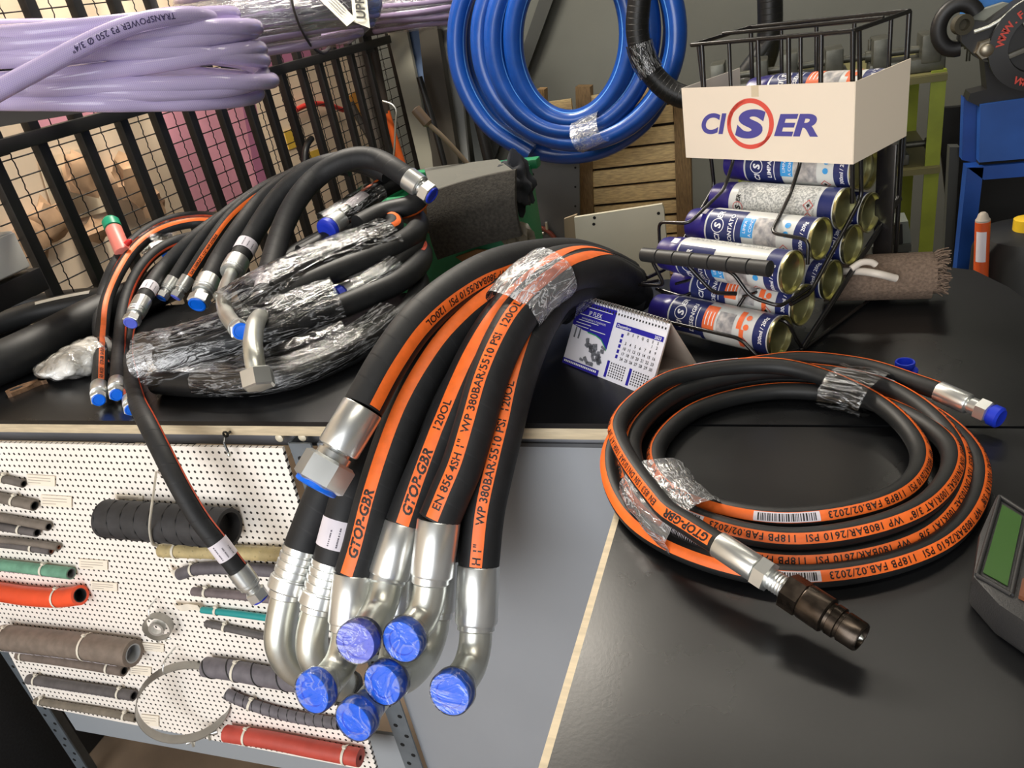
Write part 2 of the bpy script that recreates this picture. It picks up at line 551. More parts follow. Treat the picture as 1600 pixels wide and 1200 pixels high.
# ------------------------------------------------------------------ side table, flush with the bench
table = thing('side_table', 'black laminate table in the foreground with a pale wooden edge', 'table', (0.35, 0.35, 0))
TX = -0.166
E0 = onz(976, 775, Z0); E1 = onz(858, 1205, Z0)
b = MB()
poly = [(E1[0] - 0.004 - 0.08 * (E1[0] - E0[0]), 0.06, 0.932), (0.78, 0.06, 0.932), (0.78, 0.719, 0.932), (E0[0] + 0.002, 0.719, 0.932)]
b.prism(poly, (0, 0, 0.018))
part(table, 'table_top', b, M['black_top'], smooth=20)
xa, xb = poly[3][0], poly[0][0]
b = MB(); b.prism([(xa - 0.006, 0.719, 0.930), (xa, 0.719, 0.930), (xb, 0.06, 0.930), (xb - 0.006, 0.06, 0.930)], (0, 0, 0.0195))
part(table, 'wood_edge', b, M['cream_edge'], smooth=0)
for x in (xb + 0.05, 0.70):
    part(table, 'side_panel', MB().box((x, 0.39, 0.466), (0.018, 0.60, 0.932)), M['grey_paint'], smooth=0)

# ------------------------------------------------------------------ barred fence behind the bench
XF = -1.45
fence = thing('barred_fence', 'black steel barred fence with wire mesh, running back along the left', 'fence', (XF, 2.05, 0))
bars_px = [-22, 55, 122, 184, 237, 286, 334, 377, 407, 437, 468, 496, 522, 546, 570]
bar = MB().bbox((0, 0, 0), (0.022, 0.026, 1.9), b=0.003).mesh('fence_bar', M['black_steel'])
ybars = [onx(q, 227 - 0.268 * q, XF)[1] for q in bars_px]
for y in ybars:
    inst(fence, 'bar', bar, (XF, y, 1.45), None)
RZ = onx(235, 164, XF)[2]
y1, y2 = ybars[0] - 0.035, 3.05
for z in (RZ, 0.52, 1.75):
    b = MB().bbox((XF + 0.012, (y1 + y2) / 2, z), (0.030, y2 - y1, 0.028), b=0.003)
    part(fence, 'rail', b, M['black_steel'])
post = MB().bbox((0, 0, 0), (0.07, 0.16, 2.6), b=0.004).mesh('fence_post', M['black_steel'])
inst(fence, 'post', post, (XF + 0.02, 3.10, 1.30))
b = MB()
z = 0.99
k = 0
wz = np.arange(0.56, 2.1, 0.037)
for z in wz:
    yy = np.linspace(y1, 3.03, 3)
    b.tube([(XF - 0.014, y, z) for y in yy], 0.0016, 5, caps=False)
for y in np.arange(y1 + 0.03, 3.0, 0.062):
    zz = np.arange(0.55, 2.1, 0.0075)
    b.tube([(XF - 0.014 + 0.001 * (-1) ** i, y + 0.0012 * math.sin(i * math.pi / 2), q) for i, q in enumerate(zz)], 0.0017, 4, caps=False)
part(fence, 'wire_mesh', b, M['black_steel'], kind='stuff', smooth=60)

# ================================================================== hoses: shared builders


PLACED = []


def settle(P, r, n_it=60):
    """shift a tube back until it only touches the tubes laid before it, and never sinks into the bench"""
    P = P.copy(); n = len(P)
    L = np.concatenate([[0], np.cumsum(np.linalg.norm(np.diff(P, axis=0), axis=1))])
    w = np.clip((L - .01) / .10, 0, 1)
    kern = np.exp(-np.linspace(-2, 2, 25)**2); kern /= kern.sum()
    for it in range(n_it):
        off = np.zeros(n)
        V = P - EYE; dp = np.linalg.norm(V, axis=1); V = V / dp[:, None]
        for Q, rq in PLACED:
            dist = np.linalg.norm(P[:, None, :] - Q[None, :, :], axis=2)
            j = dist.argmin(1); d = dist[np.arange(n), j]; need = (r + rq) * 1.03 - d
            hit = need > 0
            if not hit.any(): continue
            off[hit] = np.maximum(off[hit], need[hit] * .5)
        off = np.convolve(np.pad(off, 12, mode='edge'), kern, mode='valid') * w
        P = P + V * off[:, None]
        on = (P[:, 1] > 0.71) & (P[:, 2] < Z0 + r + .001)
        P[on, 2] = Z0 + r + .001
    k2 = np.ones(5) / 5
    S = np.stack([np.convolve(np.pad(P[:, k], 2, mode='edge'), k2, mode='valid') for k in range(3)], 1)
    P = P * (1 - w[:, None]) + S * w[:, None]
    PLACED.append((P, r))
    return P


class Path:
    def __init__(s, ctrl, step=0.008, closed=False, clear=None):
        s.P = spline(ctrl, step, closed)
        if clear: s.P = settle(s.P, clear)
        s.T, s.N, s.B = frames(s.P)
        s.L = np.concatenate([[0], np.cumsum(np.linalg.norm(np.diff(s.P, axis=0), axis=1))])
        s.len = s.L[-1]

    def at(s, d):
        p = A(*[np.interp(d, s.L, s.P[:, k]) for k in range(3)])
        t = nrm([np.interp(d, s.L, s.T[:, k]) for k in range(3)])
        return p, t

    def cut(s, a, b, step=None):
        n = max(3, int((b - a) / (step or 0.008)) + 1)
        d = np.linspace(a, b, n)
        return np.stack([np.interp(d, s.L, s.P[:, k]) for k in range(3)], 1), d


def facing(p, t, phi):
    """direction across the tube, phi degrees round from the side turned to the shop front"""
    v = EYE - p; v = nrm(v - t * (v @ t)); w = np.cross(t, v)
    a = math.radians(phi); return math.cos(a) * v + math.sin(a) * w


class Surf:
    """a line along the tube surface: dirs gives the outward direction at each sample"""

    def __init__(s, path, r, dirfn):
        s.path, s.r = path, r
        s.D = np.array([nrm(dirfn(path.P[i], path.T[i], path.L[i] / path.len)) for i in range(len(path.P))])

    def pt(s, d, ang, lift):
        p, t = s.path.at(d)
        n = A(*[np.interp(d, s.path.L, s.D[:, k]) for k in range(3)]); n = nrm(n - t * (n @ t)); b = np.cross(t, n)
        q = math.cos(ang) * n + math.sin(ang) * b
        return p + (s.r + lift) * q


def phi_dirs(*keys):
    """keys: (fraction, degrees)"""
    f = [k[0] for k in keys]; a = [k[1] for k in keys]
    return lambda p, t, u: facing(p, t, float(np.interp(u, f, a)))


def band(mb, surf, a, b, w, lift=0.0004, n=4, mat=0, shift=0.0):
    """strip of width w along the tube from a to b"""
    ds = np.linspace(a, b, max(2, int((b - a) / 0.008) + 1))
    h = w / 2 / surf.r
    V, F = [], []
    for d in ds:
        for k in range(n + 1):
            V.append(surf.pt(d, shift / surf.r - h + 2 * h * k / n, lift))
    for i in range(len(ds) - 1):
        for k in range(n):
            F.append((i * (n + 1) + k, i * (n + 1) + k + 1, (i + 1) * (n + 1) + k + 1, (i + 1) * (n + 1) + k))
    mb.add(V, F, mat=mat)


def wrap_text(mb, surf, s, d0, size, sgn=1, bold=0.0, shear=0.0, spacing=1.0, lift=0.0008, mat=0, yoff=0.0):
    """lettering along the tube, starting at d0 and running with (1) or against (-1) the path"""
    V, F, w = text_mesh(s, size, bold, shear, spacing)
    if not len(V): return d0
    out = []
    for x, y in V:
        d = d0 + sgn * x
        out.append(surf.pt(d, -sgn * (y - 0.35 * size + yoff) / surf.r, lift))
    mb.add(out, F, mat=mat)
    return d0 + sgn * w


def dashes(mb, surf, a, b, h, yoff, lift=0.0009):
    """a row of short strokes, as print too small to read"""
    d = a
    while d < b:
        w = random.uniform(.5, 1.6) * h
        band(mb, surf, d, min(b, d + w), h, lift, 1, shift=yoff)
        d += w + h * random.choice([.35, .35, .9])


def hose_tube(root, path, r, m, seg=16, name='hose_tube'):
    mb = MB().tube(path.P, r, seg)
    return part(root, name, mb, m, smooth=60)


def ferrule(root, p, d, L, r, style='plain', m=None):
    R = r
    if style == 'plain':
        prof = [(0, R * 0.92), (0, R), (L * 0.02, R * 1.03), (L * 0.94, R * 1.03), (L * 0.98, R * 0.98), (L, R * 0.8)]
    elif style == 'crimp':
        prof = [(0, R * 0.92), (0, R * 1.02), (L * 0.70, R * 1.04), (L * 0.72, R * 0.96), (L * 0.76, R * 0.96), (L * 0.78, R * 1.02), (L * 0.84, R * 1.02), (L * 0.86, R * 0.93), (L * 0.90, R * 0.93), (L * 0.92, R * 0.98), (L, R * 0.95), (L, R * 0.6)]
    else:
        prof = [(0, R * 0.92), (0, R * 1.04)]
        for k in range(4):
            a = L * (0.10 + 0.17 * k)
            prof += [(a, R * 1.04), (a + L * 0.015, R * 0.97), (a + L * 0.05, R * 0.97), (a + L * 0.065, R * 1.05)]
        prof += [(L * 0.70, R * 1.05), (L * 0.72, R * 1.12), (L * 0.97, R * 1.12), (L, R * 1.05), (L, R * 0.6)]
    return part(root, 'ferrule', MB().lathe(p, d, prof, 28), m or M['zinc'])


def nut_set(root, p, d, r, scale=1.0, cap='blue_cap', neck=0.5, capname='cap'):
    """neck, hexagon nut and plastic plug, out from p along d"""
    d = nrm(d); R = r * 1.12 * scale
    a = r * neck
    part(root, 'neck', MB().lathe(p - d * 0.002, d, [(0, r * 0.72), (a * 0.5, r * 0.72), (a * 0.5, r * 0.86), (a + 0.003, r * 0.86)], 20), M['zinc'])
    q = p + d * a; h = r * 1.15 * scale
    part(root, 'nut', MB().lathe(q, d, [(0, R * 0.82), (h * 0.10, R), (h * 0.92, R), (h, R * 0.86)], 6, phase=0.3), M['zinc'], smooth=15)
    if cap:
        e = q + d * h
        part(root, capname, MB().lathe(e - d * 0.001, d, [(0, R * 0.80), (r * 0.20, R * 0.80), (r * 0.26, R * 0.72), (r * 0.26, R * 0.62), (r * 0.20, R * 0.58)], 24), M[cap])
        return e
    return q + d * h


def sticker(root, tube, path, r, a, b, flip=1, phi=(0, 0), rows=3):
    """white printed label wrapped round the hose between distances a and b"""
    sf = Surf(path, r, phi_dirs((0, phi[0]), (1, phi[1])))
    mb = MB(); band(mb, sf, a, b, 2 * math.pi * r * 0.98, 0.0007, 20)
    s = part(tube, 'label_sticker', mb, M['label'], 'white printed label', smooth=60)
    t = MB(); w = (b - a)
    for k in range(rows):
        dashes(t, sf, a + w * .10, a + w * random.uniform(.6, .9), w * .05, (k - (rows - 1) / 2) * w * .30, .0011)
    part(tube, 'label_print', t, M['label_ink'], smooth=0, kind='stuff')
    return s


def face_cap(root, c, n, R, th, m='blue_cap', film=True):
    """round blue cover: n points out of its face"""
    n = nrm(n)
    prof = [(-th, R * 0.80), (-th, R * 0.97), (-th * 0.85, R), (-th * 0.18, R), (0, R * 0.95), (0.0, R * 0.66), (-th * 0.12, R * 0.62), (-th * 0.10, R * 0.2)]
    o = part(root, 'flange_cap', MB().lathe(c, n, prof, 40), M[m])
    if film:
        prof = [(-th * 2.2, R * 0.70), (-th * 1.3, R * 0.92), (-th, R * 1.03), (-th * 0.1, R * 1.035), (th * 0.10, R * 0.97), (th * 0.07, R * 0.5), (th * 0.07, R * 0.02)]
        mb = MB().lathe(c, n, prof, 40, caps=False)
        part(o, 'film_wrap', mb, M['film_cap'], 'clear film stretched over the cap', smooth=60)
    return o


def film_sleeve(root, pts, r, m='film', wob=0.10, seg=22, squash=None, name='film_wrap', seed=0):
    """crumpled stretch film round whatever pts run through"""
    g = np.random.default_rng(seed)
    mb = MB().tube(pts, r, seg, caps=False, squash=squash)
    V = np.asarray(mb.v); n = len(pts)
    V = V.reshape(n, seg, 3); C = np.asarray(pts)[:, None, :]
    k = 1 + wob * (g.random((n, seg, 1)) - 0.5)
    mb.v = [tuple(q) for q in ((V - C) * k + C).reshape(-1, 3)]
    return part(root, name, mb, M[m], 'clear stretch film wrap', smooth=75)


def D(l):
    return [dep(*q) for q in l]


# ================================================================== the large hoses that hang over the bench edge
RB = 0.0227


def DF(l):
    return [dep(x, y, d - .022) for x, y, d in l]


def depf(x, y, d):
    return dep(x, y, d - .022)

big_group = 'thick hoses hanging over the front edge of the bench'
EN = 'EN 856 4SH 1"  WP 380BAR/5510 PSI  120OL'


def big_hose(label, ctrl, phi=None, w=0.0145, text=None, tsgn=1, t0=0.02, stripe_to=1.0, tsize=0.0125, color='orange', name='hydraulic_hose'):
    P = Path(DF(ctrl), 0.009)
    root = thing(name, label, 'hose', P.P[0], big_group)
    tube = hose_tube(root, P, RB, M['rubber'], 20)
    if phi:
        sf = Surf(P, RB, phi_dirs(*phi))
        mb = MB(); band(mb, sf, 0.002, P.len * stripe_to, w)
        part(tube, 'stripe', mb, M[color], 'orange printed stripe', smooth=60)
        if text:
            t = MB(); d = t0
            for s, sz, bo, sh in text:
                d = wrap_text(t, sf, s, d, sz, tsgn, bo, sh) + tsgn * 0.02
                if d > P.len - 0.02 or d < 0.02: break
            part(tube, 'lettering', t, M['ink'], 'black lettering on the stripe', smooth=0, kind='stuff')
    return root, tube, P


def straight_ferrule(root, P, px0, px1, r=RB, style='plain'):
    a, b = depf(*px0), depf(*px1)
    ferrule(root, a, b - a, np.linalg.norm(b - a), r, style)
    return b, nrm(b - a)


def elbow(root, ctrl, r=0.0180, collar=True):
    pts = spline(DF(ctrl), 0.005)
    e = part(root, 'elbow', MB().tube(pts, r, 22), M['zinc_dull'], 'bent zinc tube', smooth=60)
    if collar:
        d = nrm(pts[1] - pts[0])
        part(e, 'collar', MB().lathe(pts[0] - d * 0.004, d, [(0, r * 1.02), (0, r * 1.14), (0.008, r * 1.14), (0.010, r * 1.0)], 24), M['zinc'])
    return pts


def camdir(x, y, z):
    return nrm(RW @ A(x, y, z))


T_ = lambda s: [(s, 0.0125, 0.015, 0)]
GT = ('GTOP-GBR', 0.0150, 0.03, 0.25)
# 7 text hose
r_, t_, P_ = big_hose('thick hose with long pressure lettering on its stripe, ferrule beside the film-wrapped cap',
                      [(686, 813, 0.845), (704, 770, 0.846), (722, 728, 0.849), (743, 660, 0.856), (763, 592, 0.868), (786, 536, 0.882), (813, 490, 0.898), (852, 450, 0.920), (900, 424, 0.950), (945, 424, 1.000), (985, 443, 1.080)],
                      phi=[(0, -20), (0.3, -24), (0.58, -22), (0.70, -45), (0.85, -110), (1, -140)], text=[(EN, .0125, .015, 0)], tsgn=1, t0=0.012)
straight_ferrule(r_, P_, (686, 813, .845), (674, 902, .842))
elbow(r_, [(673, 904, .842), (670, 932, .841), (661, 960, .836), (644, 986, .820)])
face_cap(r_, depf(627, 1003, .800), camdir(-.38, .15, -.91), .0222, .014)
# 8 right-hand hose with its cap hanging alone
r_, t_, P_ = big_hose('thick striped hose whose blue flange cap hangs alone in front of the grey panel',
                      [(748, 883, 0.868), (757, 800, 0.869), (771, 735, 0.873), (787, 670, 0.882), (805, 600, 0.898), (823, 547, 0.916), (844, 500, 0.936), (872, 462, 0.962), (916, 440, 0.998), (962, 446, 1.055), (998, 464, 1.110)],
                      phi=[(0, -8), (0.3, -10), (0.6, -30), (0.8, -80), (1, -120)], w=.0135, text=[('H 1"', .0125, .015, 0), ('WP 380BAR/5510 PSI  120OL', .0125, .015, 0)], tsgn=1, t0=0.004)
straight_ferrule(r_, P_, (748, 883, .868), (744, 976, .864))
elbow(r_, [(744, 978, .864), (742, 1010, .860), (734, 1040, .848), (718, 1066, .824)])
face_cap(r_, depf(702, 1085, .797), camdir(-.38, .10, -.92), .0226, .014)
# 6 'GTOP' hose
r_, t_, P_ = big_hose('thick hose with wide orange stripe leading to the flange cap fully wrapped in film',
                      [(632, 819, 0.876), (662, 745, 0.880), (698, 662, 0.889), (722, 605, 0.902), (747, 553, 0.918), (778, 503, 0.937), (818, 458, 0.960), (862, 426, 0.985), (910, 412, 1.012), (955, 424, 1.055), (988, 440, 1.110)],
                      phi=[(0, -5), (0.2, -22), (0.5, -25), (0.62, -30), (0.8, -90), (1, -140)], text=[GT, ('120OL', .0125, .015, 0)], tsgn=1, t0=0.012)
straight_ferrule(r_, P_, (632, 819, .876), (607, 902, .868))
elbow(r_, [(606, 904, .868), (600, 932, .862), (590, 958, .850), (572, 986, .822)])
face_cap(r_, depf(555, 1005, .803), camdir(-.30, .10, -.95), .0222, .014, 'lilac_cap')
# 4 orange stripe, elbow down to the lowest left cap
r_, t_, P_ = big_hose('thick striped hose whose blue flange cap hangs farthest to the side of the perforated board',
                      [(554, 897, 0.876), (566, 858, 0.877), (584, 787, 0.882), (606, 715, 0.891), (632, 645, 0.904), (664, 580, 0.921), (704, 520, 0.944), (760, 465, 0.975), (825, 428, 1.008), (890, 408, 1.045), (945, 414, 1.085), (980, 430, 1.130)],
                      phi=[(0, -22), (0.3, -22), (0.6, -5), (1, 10)], text=[GT], tsgn=1, t0=0.02, color='orange')
straight_ferrule(r_, P_, (554, 897, .876), (545, 976, .870))
elbow(r_, [(544, 978, .870), (541, 1008, .868), (533, 1034, .860), (519, 1055, .846), (500, 1072, .818)])
face_cap(r_, depf(487, 1083, .800), camdir(-.45, .12, -.88), .0220, .014)
# 1 the one with a straight nut, lying on top at the left
r_, t_, P_1 = big_hose('thick black hose ending in a hexagon nut with blue plug, topmost of the bundle',
                       [(567, 637, 0.862), (605, 568, 0.880), (650, 505, 0.905), (705, 455, 0.940), (765, 420, 0.985), (830, 402, 1.040), (890, 398, 1.085), (935, 408, 1.120), (965, 422, 1.150)],
                       phi=[(0, 30), (0.25, 28), (0.5, 30), (0.75, 15), (1, 0)], text=[('"  120OL', .0125, .015, 0)], tsgn=-1, t0=0.30)
sf_ = Surf(P_1, RB, phi_dirs((0, 30), (0.25, 28), (0.5, 30), (0.75, 15), (1, 0)))
TX = 'DIN EN 856 4SH 1"  WP 380BAR/5510 PSI  120OL'
mb = MB(); wrap_text(mb, sf_, TX, min(P_1.len - .01, .115 + text_mesh(TX, .0120, .015, 0)[2]), .0120, -1, .015, 0)
for o in list(t_.children):
    if o.name.startswith('lettering'): bpy.data.objects.remove(o)
part(t_, 'lettering', mb, M['ink'], 'black lettering on the stripe', smooth=0)
e_, d_ = straight_ferrule(r_, P_1, (567, 637, .860), (527, 704, .850))
nut_set(r_, e_, d_, RB, 1.18, 'blue_cap', 0.45)
# 2, 3 the two with ridged ferrules
r_, t_, P_ = big_hose('thick black hose with a white printed label above its ridged ferrule',
                      [(519, 878, 0.905), (540, 800, 0.908), (562, 725, 0.918), (592, 650, 0.932), (632, 580, 0.950), (682, 515, 0.980), (745, 464, 1.030), (815, 434, 1.090), (870, 424, 1.120), (905, 436, 1.140)])
straight_ferrule(r_, P_, (519, 878, .905), (499, 946, .902), style='ridged')
pts = elbow(r_, [(498, 948, .902), (488, 990, .902), (489, 1020, .905), (502, 1046, .914), (522, 1062, .928), (540, 1074, .945)], 0.0185)
d_ = nrm(pts[-1] - pts[-2])
part(r_, 'tube_mouth', MB().lathe(pts[-1] - d_ * 0.004, d_, [(0, .0188), (0, .0215), (0.008, .0215), (0.008, .016), (0.004, .0155)], 24), M['black_steel'])
sticker(r_, t_, P_, RB, 0.018, 0.050)
r_, t_, P_ = big_hose('plain thick hose with ridged ferrule, bundle hose nearest the perforated board',
                      [(473, 857, 0.930), (506, 773, 0.935), (545, 690, 0.938), (585, 612, 0.950), (632, 542, 0.972), (690, 486, 1.025), (755, 448, 1.080), (820, 430, 1.135), (860, 428, 1.160), (890, 440, 1.175)])
straight_ferrule(r_, P_, (473, 857, .930), (450, 924, .925), style='ridged')
elbow(r_, [(449, 926, .925), (440, 970, .925), (438, 1003, .928), (449, 1032, .936), (470, 1050, .950), (495, 1062, .968)], 0.0185)
# 5 hidden one, only an edge of its stripe shows
r_, t_, P_ = big_hose('thick striped hose tucked behind the others, ending in the lowest blue flange cap',
                      [(632, 868, 0.930), (641, 790, 0.932), (658, 715, 0.928), (688, 637, 0.934), (721, 567, 0.956), (757, 507, 0.993), (803, 468, 1.022), (856, 444, 1.050), (900, 436, 1.080), (935, 446, 1.110)],
                      phi=[(0, -66), (0.5, -62), (1, -45)], text=[('WP 380BAR/5510 PSI  120OL', .0125, .015, 0)], tsgn=1, t0=0.05, color='orange')
straight_ferrule(r_, P_, (632, 868, .930), (624, 960, .925), r=.0215)
elbow(r_, [(623, 962, .925), (620, 1000, .920), (613, 1040, .905), (598, 1072, .872), (576, 1102, .830)])
face_cap(r_, depf(552, 1128, .800), camdir(-.42, .22, -.88), .0222, .014)
# 9 hidden behind 7 and 8
r_, t_, P_ = big_hose('plain black thick hose behind the lettered ones, nearest to the calendar',
                      [(690, 868, 0.905), (720, 790, 0.912), (748, 715, 0.922), (776, 645, 0.938), (803, 585, 0.955), (829, 533, 0.975), (857, 488, 1.000), (900, 456, 1.035), (950, 460, 1.090), (998, 474, 1.105)],
                      phi=[(0, -80), (1, -60)], w=.008, color='red_orange')
straight_ferrule(r_, P_, (690, 868, .905), (681, 955, .900), r=.0215)
elbow(r_, [(680, 957, .900), (674, 992, .896), (660, 1026, .882), (640, 1050, .855), (618, 1063, .828)])
face_cap(r_, depf(597, 1070, .802), camdir(-.42, .12, -.90), .0222, .014)
# film round the bundle
fb = thing('stretch_film_band', 'clear film band binding the thick hoses where they arch highest', 'film', dep(830, 470, .93), None)
pts = spline(DF([(800, 486, .912), (818, 463, .918), (840, 443, .926), (860, 428, .938)]), 0.006)
film_sleeve(fb, pts, 0.040, 'film_milky', 0.05, 26, squash=(0.85, 1.0), seed=3)
pts = spline(DF([(870, 476, .985), (886, 462, 1.0), (903, 452, 1.015)]), 0.006)
film_sleeve(fb, pts, 0.028, 'film', 0.06, 22, seed=4)

# ================================================================== the coiled 3/8 hose on the side table
RC = 0.0092
cc = A(-0.004, 0.652)


def ring_pt(th, r, z, dx=0.0):
    a = math.radians(th); return A(cc[0] + r * math.cos(a) + dx, cc[1] + r * math.sin(a), z)


ZT = Z0 + RC
turns = [  # angle, radius, height above the table
    (62, .170, .026), (90, .166, .026), (135, .165, .020), (180, .165, .014), (225, .166, .010), (270, .167, .0095), (315, .166, .0095), (360, .163, .010),
    (405, .158, .0098), (450, .155, .0098), (495, .152, .0098), (540, .150, .0098), (585, .149, .010), (630, .149, .0095), (675, .150, .0095), (720, .149, .016),
    (765, .146, .024), (810, .142, .026), (855, .141, .026), (900, .141, .027), (945, .141, .028), (990, .142, .026), (1035, .143, .027), (1080, .142, .020),
    (1125, .132, .012), (1170, .125, .010), (1215, .121, .010), (1260, .119, .012), (1305, .118, .022), (1350, .120, .029), (1395, .121, .028), (1440, .118, .018),
    (1485, .121, .022), (1530, .136, .034), (1575, .150, .040), (1605, .153, .042), (1628, .153, .044)]
ctrl = [ring_pt(t, r, Z0 + h) for t, r, h in turns]
ctrl = [onz(1472, 614, Z0 + .024), onz(1452, 606, Z0 + .025)] + ctrl + [onz(1036, 792, Z0 + .046), onz(1082, 824, Z0 + .045), onz(1122, 850, Z0 + .043)]
P = Path(ctrl, 0.0065)
coil = thing('hydraulic_hose', 'coiled thin black hose with orange printed stripe lying on the table', 'hose', (cc[0], cc[1], Z0))
tube = hose_tube(coil, P, RC, M['rubber_smooth'], 16)


def coil_dir(p, t, u):
    o = A(p[0] - cc[0], p[1] - cc[1], 0); o = nrm(o)
    back = max(0.0, o[1])                         # the print rides up to the top at the far side
    return nrm(o * (0.95 - 0.25 * back) + A(0, 0, 0.80 + 0.35 * back))


sf = Surf(P, RC, coil_dir)
mb = MB(); band(mb, sf, 0.004, P.len - 0.003, 0.0088, 0.0003, 3)
part(tube, 'stripe', mb, M['orange'], 'orange printed stripe', smooth=60)
t = MB(); bc = MB(); bk = MB()
d = P.len - 0.012
SEG = [('GTOP-GBR', .0086, .02, .2), ('EN 853 1SN DN10/SAE 100R1AT 3/8"  WP 180BAR/2610 PSI  118PB FAB.02/2023', .0074, .015, 0)]
d = P.len - 0.012
d = wrap_text(t, sf, 'DN10/SAE 100R1AT 3/8"  WP 180BAR/2610 PSI  118PB', .0074, P.len - 0.004 - 0.0, -1, .015, 0) if False else d
d = P.len - 0.004
first = True
while d > 0.75:
    if first:
        d = wrap_text(t, sf, '3/8" WP 180BAR/2610 PSI 118PB', .0074, d, -1, .015, 0) if False else d - 0.0
        first = False
    s = 'GTOP-GBR'
    d = wrap_text(t, sf, s, d, .0092, -1, .03, .2) - 0.012
    d = wrap_text(t, sf, 'EN 853 1SN DN10/SAE 100R1AT 3/8"  WP 180BAR/2610 PSI  118PB FAB.02/2023', d, .0074, -1, .015, 0, 1.12) - 0.006
    band(bc, sf, d - 0.048, d, 0.0076, 0.0006, 3)
    x = d - 0.003
    while x > d - 0.045:
        w = random.choice([.0005, .0008, .0012]); band(bk, sf, x - w, x, 0.0056, 0.0010, 2); x -= w + random.choice([.0006, .0010])
    d -= 0.048 + 0.055
part(tube, 'lettering', t, M['ink'], 'black lettering on the stripe', smooth=0, kind='stuff')
part(tube, 'bar_code', bc, M['label'], 'white bar code patches', smooth=60, kind='stuff')
part(tube, 'code_bars', bk, M['ink'], smooth=0, kind='stuff')
# fitting at the far end: ferrule, nut, blue plug
a, b_ = onz(1466, 611, Z0 + .024), onz(1514, 632, Z0 + .021)
ferrule(coil, a, b_ - a, np.linalg.norm(b_ - a), RC * 1.1, 'plain')
q = nut_set(coil, b_, b_ - a, RC * 1.05, 1.05, None, 0.9)
dd = nrm(b_ - a)
part(coil, 'cap', MB().lathe(q - dd * .002, dd, [(0, RC * .9), (.004, RC * .95), (.004, RC * 1.12), (.011, RC * 1.12), (.013, RC * .9), (.0125, RC * .6)], 24), M['blue_cap_dk'])
# fitting at the near end: ferrule, hexagon, thread and the dark coupler
a = onz(1122, 850, Z0 + .043); b_ = onz(1183, 890, Z0 + .037); dd = nrm(b_ - a)
ferrule(coil, a, dd, np.linalg.norm(b_ - a), RC * 1.12, 'plain')
q = b_
part(coil, 'nut', MB().lathe(q, dd, [(0, .0085), (.001, .0125), (.0105, .0125), (.0115, .0085)], 6, phase=.2), M['zinc'], smooth=15)
q = q + dd * .0115
part(coil, 'thread', MB().lathe(q, dd, [(k * .0012, .0078 + .0006 * (k % 2)) for k in range(11)], 20), M['zinc'])
dark = mat('oiled_dark_steel', (72, 64, 57), 0.30, 0.9, var=0.35, vscale=90, rvar=0.15)
q = q + dd * .012
cp = part(coil, 'coupler', MB().lathe(q, dd, [(0, .0100), (.002, .0140), (.015, .0140), (.0165, .0118)], 6, phase=.5), dark, 'dark oiled steel coupler', smooth=15)
prof = [(.0160, .0128), (.017, .0132), (.0335, .0132), (.0345, .0122), (.0348, .0108), (.037, .0106), (.0375, .0116), (.043, .0116), (.0435, .0100), (.0455, .0100), (.046, .0110), (.058, .0108), (.0595, .0098), (.0595, .0085), (.050, .0080)]
part(cp, 'coupler_nose', MB().lathe(q, dd, prof, 32), dark)
part(cp, 'coupler_pin', MB().lathe(q + dd * .05, dd, [(0, .004), (.007, .003), (.0105, .001)], 12), M['zinc_dull'])
# film round the coil in two places
f1 = thing('stretch_film_band', 'clear film band round the thin coiled hose, at its far side beside the cans', 'film', onz(1340, 600, Z0), 'film bands on the thin coil')
pts = spline([onz(1303, 602, Z0 + .020), onz(1325, 606, Z0 + .021), onz(1348, 610, Z0 + .021), onz(1372, 618, Z0 + .020)], 0.006)
film_sleeve(f1, pts, 0.036, 'film', 0.10, 30, squash=(0.55, 1.0), seed=11)
f2 = thing('stretch_film_band', 'clear film band round the thin coiled hose, at the side near the table edge', 'film', onz(1050, 800, Z0), 'film bands on the thin coil')
pts = spline([onz(1022, 752, Z0 + .026), onz(1036, 776, Z0 + .026), onz(1058, 800, Z0 + .025), onz(1088, 824, Z0 + .023)], 0.006)
film_sleeve(f2, pts, 0.033, 'film_milky', 0.10, 30, squash=(0.75, 1.0), seed=12)
# loose plug on the bench
o = onz(1413, 583, Z0)
solo('thread_plug', MB().lathe(o, (0, 0, 1), [(0, .0125), (.0008, .0135), (.0045, .0135), (.0050, .0115), (.0055, .0085), (.0075, .0085), (.009, .0100), (.0135, .0103), (.0145, .0098), (.0145, .0082), (.007, .0074)], 32), M['blue_cap_dk'],
     'small blue plastic plug standing open end up on the bench', 'plug')

# ================================================================== handheld meter at the edge of the frame
gm = thing('handheld_meter', 'dark grey handheld meter with a green display on the table', 'meter', onz(1580, 880, Z0))
body_m = mat('dark_grey_plastic', (46, 46, 47), 0.45, bump=0.2, bscale=900)
zt = Z0 + .030
cs = [onz(1556, 772, zt), onz(1600, 800, zt), onz(1720, 850, zt), onz(1760, 1000, zt), onz(1620, 985, zt), onz(1560, 945, zt), onz(1519, 900, zt), onz(1530, 830, zt)]
low = [A(p[0], p[1], Z0 + .004) for p in cs]
ctr = sum(cs) / len(cs)
b = MB()
n = len(cs)
rings = [(0.94, Z0 + .001), (1.0, Z0 + .006), (1.0, zt - .006), (0.97, zt - .001), (0.90, zt)]
V = []
for k, z in rings:
    for p in cs: V.append(A(ctr[0] + (p[0] - ctr[0]) * k, ctr[1] + (p[1] - ctr[1]) * k, z))
F = [(i * n + j, (i + 1) * n + j, (i + 1) * n + (j + 1) % n, i * n + (j + 1) % n) for i in range(len(rings) - 1) for j in range(n)]
F += [tuple((len(rings) - 1) * n + j for j in range(n))[::-1], tuple(range(n))]
b.add(V, F)
part(gm, 'body', b, body_m, smooth=30)
z = zt + .0006
